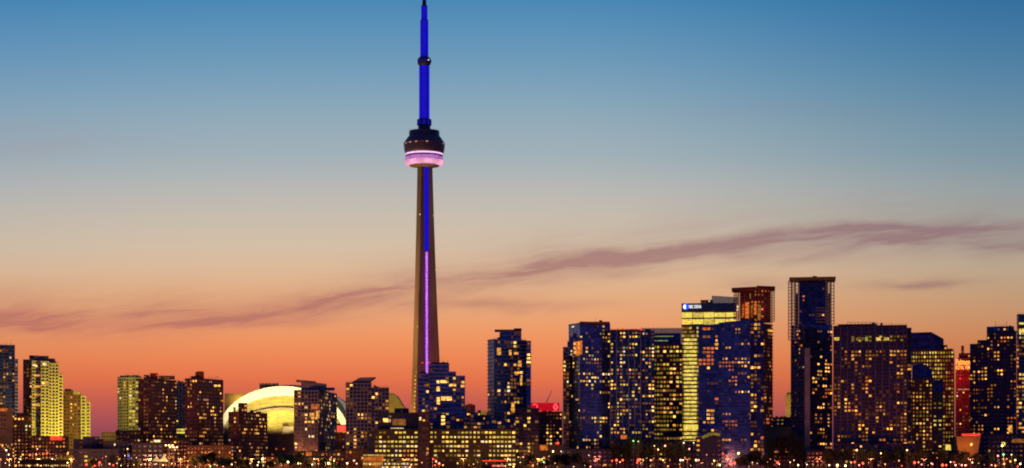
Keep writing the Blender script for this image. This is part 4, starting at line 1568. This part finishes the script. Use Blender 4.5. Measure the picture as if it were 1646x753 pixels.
TREES = []          # column, crown top, crown width in photo pixels, depth
rng = random.Random(11)
for x, y, w, Y in ((312, 731, 22, 1480), (326, 728, 26, 1474), (341, 727, 26, 1478), (357, 729, 24, 1470), (369, 735, 16, 1482), (384, 733, 20, 1476), (398, 739, 16, 1470),
                   (438, 733, 20, 1478), (452, 729, 22, 1474), (466, 727, 24, 1480), (481, 729, 22, 1472), (497, 733, 18, 1478), (521, 736, 16, 1474), (540, 738, 16, 1480),
                   (641, 737, 16, 1470), (655, 734, 18, 1476), (741, 736, 16, 1472), (757, 733, 20, 1478), (772, 735, 18, 1474), (790, 736, 18, 1470), (810, 735, 16, 1480),
                   (842, 733, 18, 1474), (854, 730, 22, 1478), (876, 731, 22, 1480), (893, 729, 22, 1474), (908, 727, 24, 1478), (925, 729, 22, 1472), (941, 732, 20, 1476),
                   (990, 709, 22, 1512), (1008, 706, 26, 1514), (1024, 704, 24, 1510), (1040, 703, 26, 1514), (1055, 704, 24, 1512), (1072, 706, 24, 1510), (1090, 710, 22, 1514), (1106, 712, 20, 1512),
                   (1188, 735, 20, 1478), (1201, 729, 24, 1474), (1216, 725, 28, 1478), (1230, 729, 24, 1472), (1240, 700, 18, 1550), (1256, 697, 22, 1552), (1272, 697, 22, 1550), (1286, 700, 18, 1552),
                   (1330, 724, 22, 1490), (1348, 718, 26, 1488), (1366, 721, 22, 1492), (1384, 716, 26, 1490), (1402, 720, 24, 1488), (1422, 722, 22, 1490), (1441, 718, 26, 1492),
                   (1460, 715, 28, 1488), (1478, 721, 24, 1490), (1496, 723, 24, 1492), (1514, 724, 24, 1488), (1532, 725, 22, 1490), (1551, 724, 22, 1488), (1569, 727, 22, 1490), (1590, 727, 22, 1492), (1628, 724, 22, 1488),
                   (96, 727, 18, 1490), (112, 731, 18, 1492), (148, 735, 18, 1488), (180, 731, 18, 1490), (222, 733, 18, 1488)):
    TREES.append((x, y, w, Y))
TREES.sort()
count = {}
for i, (x, y, w, Y) in enumerate(TREES):
    tm, cm = PROTO[(i * 7 + 1) % 4]
    zt = zat(y, Y)
    wd = w * Y / F
    sz = zt / 11.4
    sx = wd / 8.6
    a, b_ = segment(x)
    size = 'tall' if zt > 19 else ('small' if zt < 10.5 else 'broad')
    n_ = count[a, size] = count.get((a, size), -1) + 1
    p = ray(x) * Y
    o = thing('tree', f'{ORD[n_]} {size} dark tree going from the {a} to the {b_}', 'tree', (p.x, p.y, 0), 'dark trees along the waterfront')
    o.rotation_euler = (0, 0, (i * 2.4) % 6.28)
    for nm, me in (('trunk', tm), ('crown', cm)):
        c = bpy.data.objects.new(nm, me)
        COL.objects.link(c)
        c.parent = o
        c.scale = (sx, sx, sz)

# ------------------------------------------------------------------ lamps
LAMP = {'white': glow('bulb_white', (1, .80, .45), 6, 0), 'warm': glow('bulb_warm', (1, .58, .20), 6, 0), 'amber': glow('bulb_amber', (1, .36, .07), 4, 0),
        'red': glow('bulb_red', (1, .07, .03), 5, 0), 'green': glow('bulb_green', (.25, 1, .35), 3, 0), 'blue': glow('bulb_blue', (.04, .09, 1), 4, 0),
        'yellow': glow('bulb_yellow', (1, .85, .25), 9, 0), 'pink': glow('bulb_pink', (1, .28, .22), 5, 0)}
LIGHTCOL = {'white': (1, .78, .42), 'warm': (1, .52, .18), 'amber': (1, .32, .07), 'red': (1, .06, .03), 'green': (.2, 1, .3), 'blue': (.05, .1, 1), 'yellow': (1, .75, .2), 'pink': (1, .2, .15)}
LAMPS = []          # column, row, colour, globe radius, real light power, depth
for a in ((160, 744, 'red', .9, 1.6e4, 1462), (139, 747, 'red', .8, 9e3, 1460), (176, 746, 'pink', .6, 5e3, 1462), (152, 749, 'red', .6, 0, 1458),
          (207, 733, 'blue', .7, 4e3, 1500), (205, 722, 'warm', .5, 3e3, 1504), (338, 750, 'green', .6, 1.5e3, 1456), (345, 747, 'green', .4, 0, 1456),
          (422, 738, 'yellow', 1.0, 1.4e4, 1458), (463, 743, 'yellow', .9, 1.0e4, 1456), (528, 745, 'yellow', 1.0, 1.2e4, 1456), (505, 738, 'white', .5, 4e3, 1460), (558, 745, 'yellow', .7, 6e3, 1458),
          (414, 748, 'white', .6, 3e3, 1456), (502, 747, 'white', .6, 3e3, 1458), (537, 741, 'warm', .5, 2e3, 1460),
          (696, 738, 'red', .6, 5e3, 1462), (701, 742, 'pink', .7, 5e3, 1460), (706, 745, 'pink', .6, 3e3, 1458), (712, 748, 'amber', .6, 2e3, 1458), (699, 748, 'red', .5, 0, 1458),
          (889, 726, 'yellow', .7, 8e3, 1500), (874, 743, 'green', .6, 3e3, 1462), (902, 726, 'white', .4, 2e3, 1502), (897, 712, 'red', .6, 2e3, 1540), (841, 735, 'pink', .5, 2e3, 1466),
          (1018, 709, 'green', .6, 3e3, 1502), (1026, 710, 'white', .35, 1e3, 1502), (1099, 712, 'white', .55, 3e3, 1505), (1115, 712, 'white', .4, 1e3, 1505), (1108, 722, 'pink', .7, 4e3, 1500), (1069, 717, 'pink', .8, 5e3, 1505),
          (1058, 723, 'warm', .6, 3e3, 1506), (1052, 717, 'warm', .4, 1e3, 1506), (991, 740, 'red', 1.0, 1.4e4, 1460), (1001, 740, 'red', .8, 6e3, 1460), (984, 741, 'red', .6, 2e3, 1460), (1026, 740, 'red', 1.2, 2.4e4, 1458), (1024, 744, 'red', .6, 4e3, 1456),
          (1046, 740, 'pink', .6, 3e3, 1460), (1066, 740, 'warm', .6, 3e3, 1460), (1094, 740, 'white', .8, 6e3, 1460), (1098, 740, 'white', .6, 0, 1460), (1119, 740, 'warm', .8, 4e3, 1460), (1123, 740, 'pink', .6, 0, 1460), (1148, 741, 'warm', .6, 2e3, 1460), (1157, 748, 'yellow', .7, 4e3, 1456),
          (1175, 746, 'red', 1.3, 2.8e4, 1456), (1181, 744, 'red', .8, 6e3, 1458), (1187, 729, 'yellow', .9, 5e3, 1490), (1169, 734, 'red', .6, 3e3, 1490), (1162, 729, 'red', .5, 2e3, 1490),
          (1250, 744, 'red', 1.0, 1.4e4, 1458), (1283, 748, 'white', .7, 5e3, 1456), (1297, 747, 'white', .45, 2e3, 1456), (1333, 748, 'white', .6, 3e3, 1456), (1346, 748, 'yellow', 1.0, 9e3, 1456), (1359, 749, 'yellow', .9, 6e3, 1456),
          (1374, 743, 'red', .8, 6e3, 1458), (1387, 745, 'red', .9, 8e3, 1458), (1381, 748, 'pink', .6, 2e3, 1456), (1470, 744, 'red', 1.0, 1.2e4, 1458), (1445, 741, 'pink', .5, 2e3, 1460), (1458, 724, 'warm', .6, 3e3, 1482), (1416, 729, 'warm', .55, 2e3, 1482), (1377, 724, 'warm', .7, 3e3, 1482),
          (1515, 748, 'red', 1.1, 1.5e4, 1456), (1521, 748, 'red', .8, 5e3, 1456), (1536, 748, 'pink', .8, 5e3, 1456), (1546, 748, 'pink', .7, 4e3, 1456), (1553, 748, 'red', .7, 5e3, 1456), (1528, 743, 'white', .5, 0, 1458), (1497, 745, 'pink', .5, 0, 1458),
          (1604, 733, 'pink', .7, 6e3, 1470), (1613, 731, 'green', .8, 9e3, 1476), (1611, 717, 'yellow', .9, 8e3, 1482), (1626, 731, 'white', .5, 2e3, 1475), (1632, 740, 'warm', .7, 5e3, 1465), (1640, 746, 'warm', .8, 6e3, 1460), (1624, 742, 'amber', .7, 5e3, 1460), (1614, 746, 'amber', .8, 5e3, 1458), (1600, 749, 'amber', .7, 4e3, 1456),
          (48, 732, 'red', .7, 5e3, 1560), (60, 722, 'pink', .6, 3e3, 1580), (76, 728, 'red', .6, 4e3, 1560), (58, 731, 'amber', .6, 4e3, 1560), (84, 738, 'white', .6, 4e3, 1540), (110, 728, 'warm', .6, 3e3, 1560), (10, 724, 'white', .8, 8e3, 1560), (14, 731, 'warm', .6, 4e3, 1560), (4, 716, 'amber', .6, 4e3, 1580), (33, 739, 'yellow', .7, 4e3, 1500)):
    LAMPS.append(a)
rng = random.Random(5)
for i in range(190):
    x = -10 + i * 9 + rng.uniform(-8, 8)
    if rng.random() < .25:
        continue
    if x > 1650:
        break
    reg = 'west' if x < 620 else ('mid' if x < 980 else 'east')
    col = rng.choices(('white', 'warm', 'amber', 'pink', 'yellow', 'red'), {'west': (2, 5, 5, 2, 1.5, 1.5), 'mid': (2, 4, 5, 2, 1.5, 2), 'east': (1, 4, 5, 4, 1, 4)}[reg])[0]
    LAMPS.append((x, rng.uniform(743, 751), col, rng.choice((.2, .26, .32, .4, .55)), 0, rng.uniform(1444, 1460)))
    if rng.random() < .55:
        LAMPS.append((x + rng.uniform(3, 9), rng.uniform(731, 742), col, rng.uniform(.18, .36), 0, rng.uniform(1486, 1500)))
LAMPS.sort()
count = {}
PREC = {}
for (x, y, col, r, pw, Y) in LAMPS:
    a, b_ = segment(x)
    r *= .72 if col in ('white', 'yellow') else .88
    zt = max(2.2, zat(y, Y))
    p = ray(x) * Y
    size = 'big' if r > .62 else 'small'
    n_ = count[a, col, size] = count.get((a, col, size), -1) + 1
    o = thing('street_lamp', f'{ORD[n_]} {size} {col} lamp of the row running from {a} to {b_}', 'lamp', (p.x, p.y, 0), 'lamps along the waterfront')
    b = MB()
    b.bar((p.x, p.y, 0), (p.x, p.y, zt - r), .10, 'steel', 6, .06)
    b.build('pole', o)
    b = MB()
    b.lathe((p.x, p.y), [(r * .35, zt - r), (r * .85, zt - r * .5), (r, zt), (r * .8, zt + r * .55), (r * .3, zt + r)], LAMP[col], 12)
    b.build('lamp_globe', o)
    if pw:
        l = bpy.data.lights.new('lamp_light', 'POINT')
        l.energy = pw * (.10 if col in ('red', 'pink') else .22)
        l.color = LIGHTCOL[col]
        l.shadow_soft_size = .6
        lo = bpy.data.objects.new('lamp_light', l)
        COL.objects.link(lo)
        lo.location = (p.x, p.y - r - .9, zt)

# added light masts along the shore: warm fill on the facades
FILL_MASTS = [(15, 1490), (62, 1490), (115, 1480), (240, 1475), (290, 1475), (330, 1490), (405, 1480), (450, 1490), (512, 1475), (585, 1480), (650, 1462), (745, 1462), (815, 1462), (868, 1480), (960, 1470),
         (1030, 1465), (1105, 1465), (1170, 1465), (1235, 1490), (1315, 1465), (1400, 1462), (1485, 1465), (1560, 1470), (1615, 1470)]
count = {}
for x, Y in FILL_MASTS:
    p = ray(x) * Y
    a, b_ = segment(x)
    n_ = count[a] = count.get(a, -1) + 1
    o = thing('fill_light_mast', f'{ORD[n_]} added warm fill-light mast counted from the {a} to the {b_}', 'street light', (p.x, p.y, 0), 'added fill-light masts along the shore')
    b = MB()
    b.bar((p.x, p.y, 0), (p.x, p.y, 9.6), .16, 'steel', 8, .1)
    b.build('pole', o)
    for s in (-1, 1):
        b = MB()
        b.bar((p.x, p.y, 9.4), (p.x + 1.5 * s, p.y - .3, 9.8), .07, 'steel', 6)
        b.build('arm', o)
        b = MB()
        b.box((p.x + 1.7 * s, p.y - .3, 9.8), Vector((1, 0, 0)), Vector((0, 1, 0)), .35, .2, .12, LAMP['amber'])
        b.build('lamp_head', o)
    west = x < 660
    l = bpy.data.lights.new('warm_fill_light', 'POINT')
    l.energy = 7.5e4 if x < 420 else (2.6e4 if x < 960 else 1.9e4)
    l.color = (1, .30, .07) if west else ((1, .34, .08) if x < 960 else (1, .20, .08))
    l.shadow_soft_size = .5
    lo = bpy.data.objects.new('warm_fill_light', l)
    COL.objects.link(lo)
    lo.location = (p.x, p.y - 1.2, 10.6)

# floodlight mast beside the marquees
for nm, x in (('taller', 272), ('shorter', 279)):
    Y = 1466
    p = ray(x) * Y
    o = thing('floodlight_mast', f'{nm} floodlight mast with a row of heads beside the lit marquees', 'floodlight', (p.x, p.y, 0), 'floodlight masts by the marquees')
    zt = zat(717 if x == 272 else 720, Y)
    b = MB()
    b.bar((p.x, p.y, 0), (p.x, p.y, zt), .35, 'steel', 8, .2)
    b.build('pole', o)
    b = MB()
    b.bar((p.x - 3.2, p.y, zt), (p.x + 3.2, p.y, zt), .15, 'steel', 6)
    b.build('crossbar', o)
    for s in (-2.6, 0, 2.6):
        b = MB()
        b.box((p.x + s, p.y - .2, zt + .4), Vector((1, 0, 0)), Vector((0, 1, 0)), .6, .3, .4, LAMP['warm'])
        b.build('lamp_head', o)
# marquees
for nm, x0, x1, yt in (('wider', 246, 257, 731), ('narrower peaked', 257.5, 269, 729)):
    Y = 1462
    p = ray((x0 + x1) / 2) * Y
    o = thing('marquee', f'{nm} cream lit marquee of the pair beside the floodlight masts', 'tent', (p.x, p.y, 0), 'lit marquees')
    w = (x1 - x0) * Y / F / 2
    zt, ze = zat(yt, Y), zat(742, Y)
    b = MB()
    vs = []
    for (k_, z) in ((1.0, ze), (.55, ze + (zt - ze) * .28), (.22, ze + (zt - ze) * .62), (.03, zt)):
        vs += [(p.x + sx * w * k_, p.y + sy * 4 * k_, z) for sx, sy in ((-1, -1), (1, -1), (1, 1), (-1, 1))]
    b.add(vs, [(k_ * 4 + i, k_ * 4 + (i + 1) % 4, k_ * 4 + 4 + (i + 1) % 4, k_ * 4 + 4 + i) for k_ in range(3) for i in range(4)] + [(12, 13, 14, 15)], 'canvas')
    b.build('tent_roof', o)
    for sx, sy in ((-1, -1), (1, -1), (1, 1), (-1, 1)):
        b = MB()
        b.bar((p.x + sx * w * .98, p.y + sy * 3.9, 0), (p.x + sx * w * .98, p.y + sy * 3.9, ze), .15, 'steel', 6)
        b.build('tent_pole', o)
l = bpy.data.lights.new('marquee_light', 'POINT')
l.energy, l.color, l.shadow_soft_size = 6e3, (1, .72, .3), .5
lo = bpy.data.objects.new('marquee_light', l)
COL.objects.link(lo)
lo.location = at(257, 738, 1450)
# ferry shed
o = Block('ferry_shed', 'long low dark shed on the quay with a pale lamp at one end', 'shed', 68, 1470, 70)
o.vol(27, 27, 111, 740.5, None, 'dark', deep=18)
o.vol(25, 25, 113, 739.3, 740.6, 'roofing', Y=1468, deep=22, part='roof')
o.win(30, 34, 737, 739, 'white', Y=1467)
for j in range(22):
    o.win(30 + j * 3.6, 31.8 + j * 3.6, 747.5, 749.5, ('white', 'yellow', 'dim', 'warm')[j * 5 % 4])
o.done()
# orange pavilion
o = Block('pavilion', 'two-storey orange lit pavilion with cream eaves before the upswept fin condominium', 'pavilion', 600, 1465, 71)
o.vol(583, 583, 616, 733, None, 'ochre', deep=14)
o.vol(581, 581, 618, 730.5, 733.2, 'tan', Y=1462, deep=20, part='roof')
for j in range(9):
    o.win(584 + j * 3.6, 586.8 + j * 3.6, 731, 733, 'office', Y=1461)
    o.win(584 + j * 3.6, 586.8 + j * 3.6, 735.5, 741, 'orange', Y=1464.6)
    o.win(584 + j * 3.6, 586.4 + j * 3.6, 744, 748, 'warm', Y=1464.6)
o.done()
# tour boat
Yb = 1424
p = ray(641) * Yb
bo = thing('tour_boat', 'long white double-decked tour boat moored at the quay with lit cabin windows', 'boat', (p.x, p.y, -1.2))
b = MB()
hx = 30 * Yb / F
hull = [(-hx, 0), (-hx * .96, -2.6), (hx * .8, -2.6), (hx * .94, -1.6), (hx * 1.04, 0), (hx * .94, 1.6), (hx * .8, 2.6), (-hx * .96, 2.6)]
b.prism([Vector((p.x + a, p.y + c)) for a, c in hull], -1.6, 1.9, 'white')
b.build('hull', bo)
for z0, z1, k_ in ((1.9, 4.4, .86), (4.7, 6.9, .7)):
    b = MB()
    b.box((p.x - hx * .06, p.y, (z0 + z1) / 2), Vector((1, 0, 0)), Vector((0, 1, 0)), hx * k_, 2.1, (z1 - z0) / 2, 'white')
    b.build('deck_cabin', bo)
    b = MB()
    b.box((p.x - hx * .06, p.y, z1 + .14), Vector((1, 0, 0)), Vector((0, 1, 0)), hx * k_ + .8, 2.5, .12, 'slab')
    b.build('deck_roof', bo)
    for j in range(14):
        b = MB()
        b.box((p.x - hx * .06 + hx * k_ * (-.92 + 1.84 * j / 13), p.y - 2.12, (z0 + z1) / 2 + .1), Vector((1, 0, 0)), Vector((0, 1, 0)), hx * k_ * .05, .05, .65, LIT[('white', 'bright', 'warm', 'pinkish', 'dim')[(j * 3) % 5]])
        b.build('window', bo)
b = MB()
b.bar((p.x + hx * .3, p.y, 7.1), (p.x + hx * .3, p.y, 10.5), .1, 'steel', 6, .05)
b.build('mast', bo)
# red awning stall
p = ray(794) * 1452
o = thing('red_pavilion', 'low quayside pavilion with a long red lit canopy before the office terraces', 'pavilion', (p.x, p.y, 0))
hx = 18 * 1452 / F
b = MB()
b.box((p.x, p.y, 2.6), Vector((1, 0, 0)), Vector((0, 1, 0)), hx, 3, 2.6, 'brown')
b.build('wall', o)
b = MB()
b.box((p.x, p.y - .6, zat(741, 1452)), Vector((1, 0, 0)), Vector((0, 1, 0)), hx * 1.04, 4.2, .25, 'redpaint')
b.build('canopy', o)
b = MB()
b.box((p.x, p.y - 4.9, zat(741, 1452)), Vector((1, 0, 0)), Vector((0, 1, 0)), hx * 1.04, .06, .45, LIT['red'])
b.build('light_strip', o)
for j in range(9):
    b = MB()
    b.box((p.x + hx * (-.1 + .12 * j), p.y - 3.05, 4.4), Vector((1, 0, 0)), Vector((0, 1, 0)), .7, .06, .7, LIT['pinkish' if j % 3 else 'red'])
    b.build('window', o)
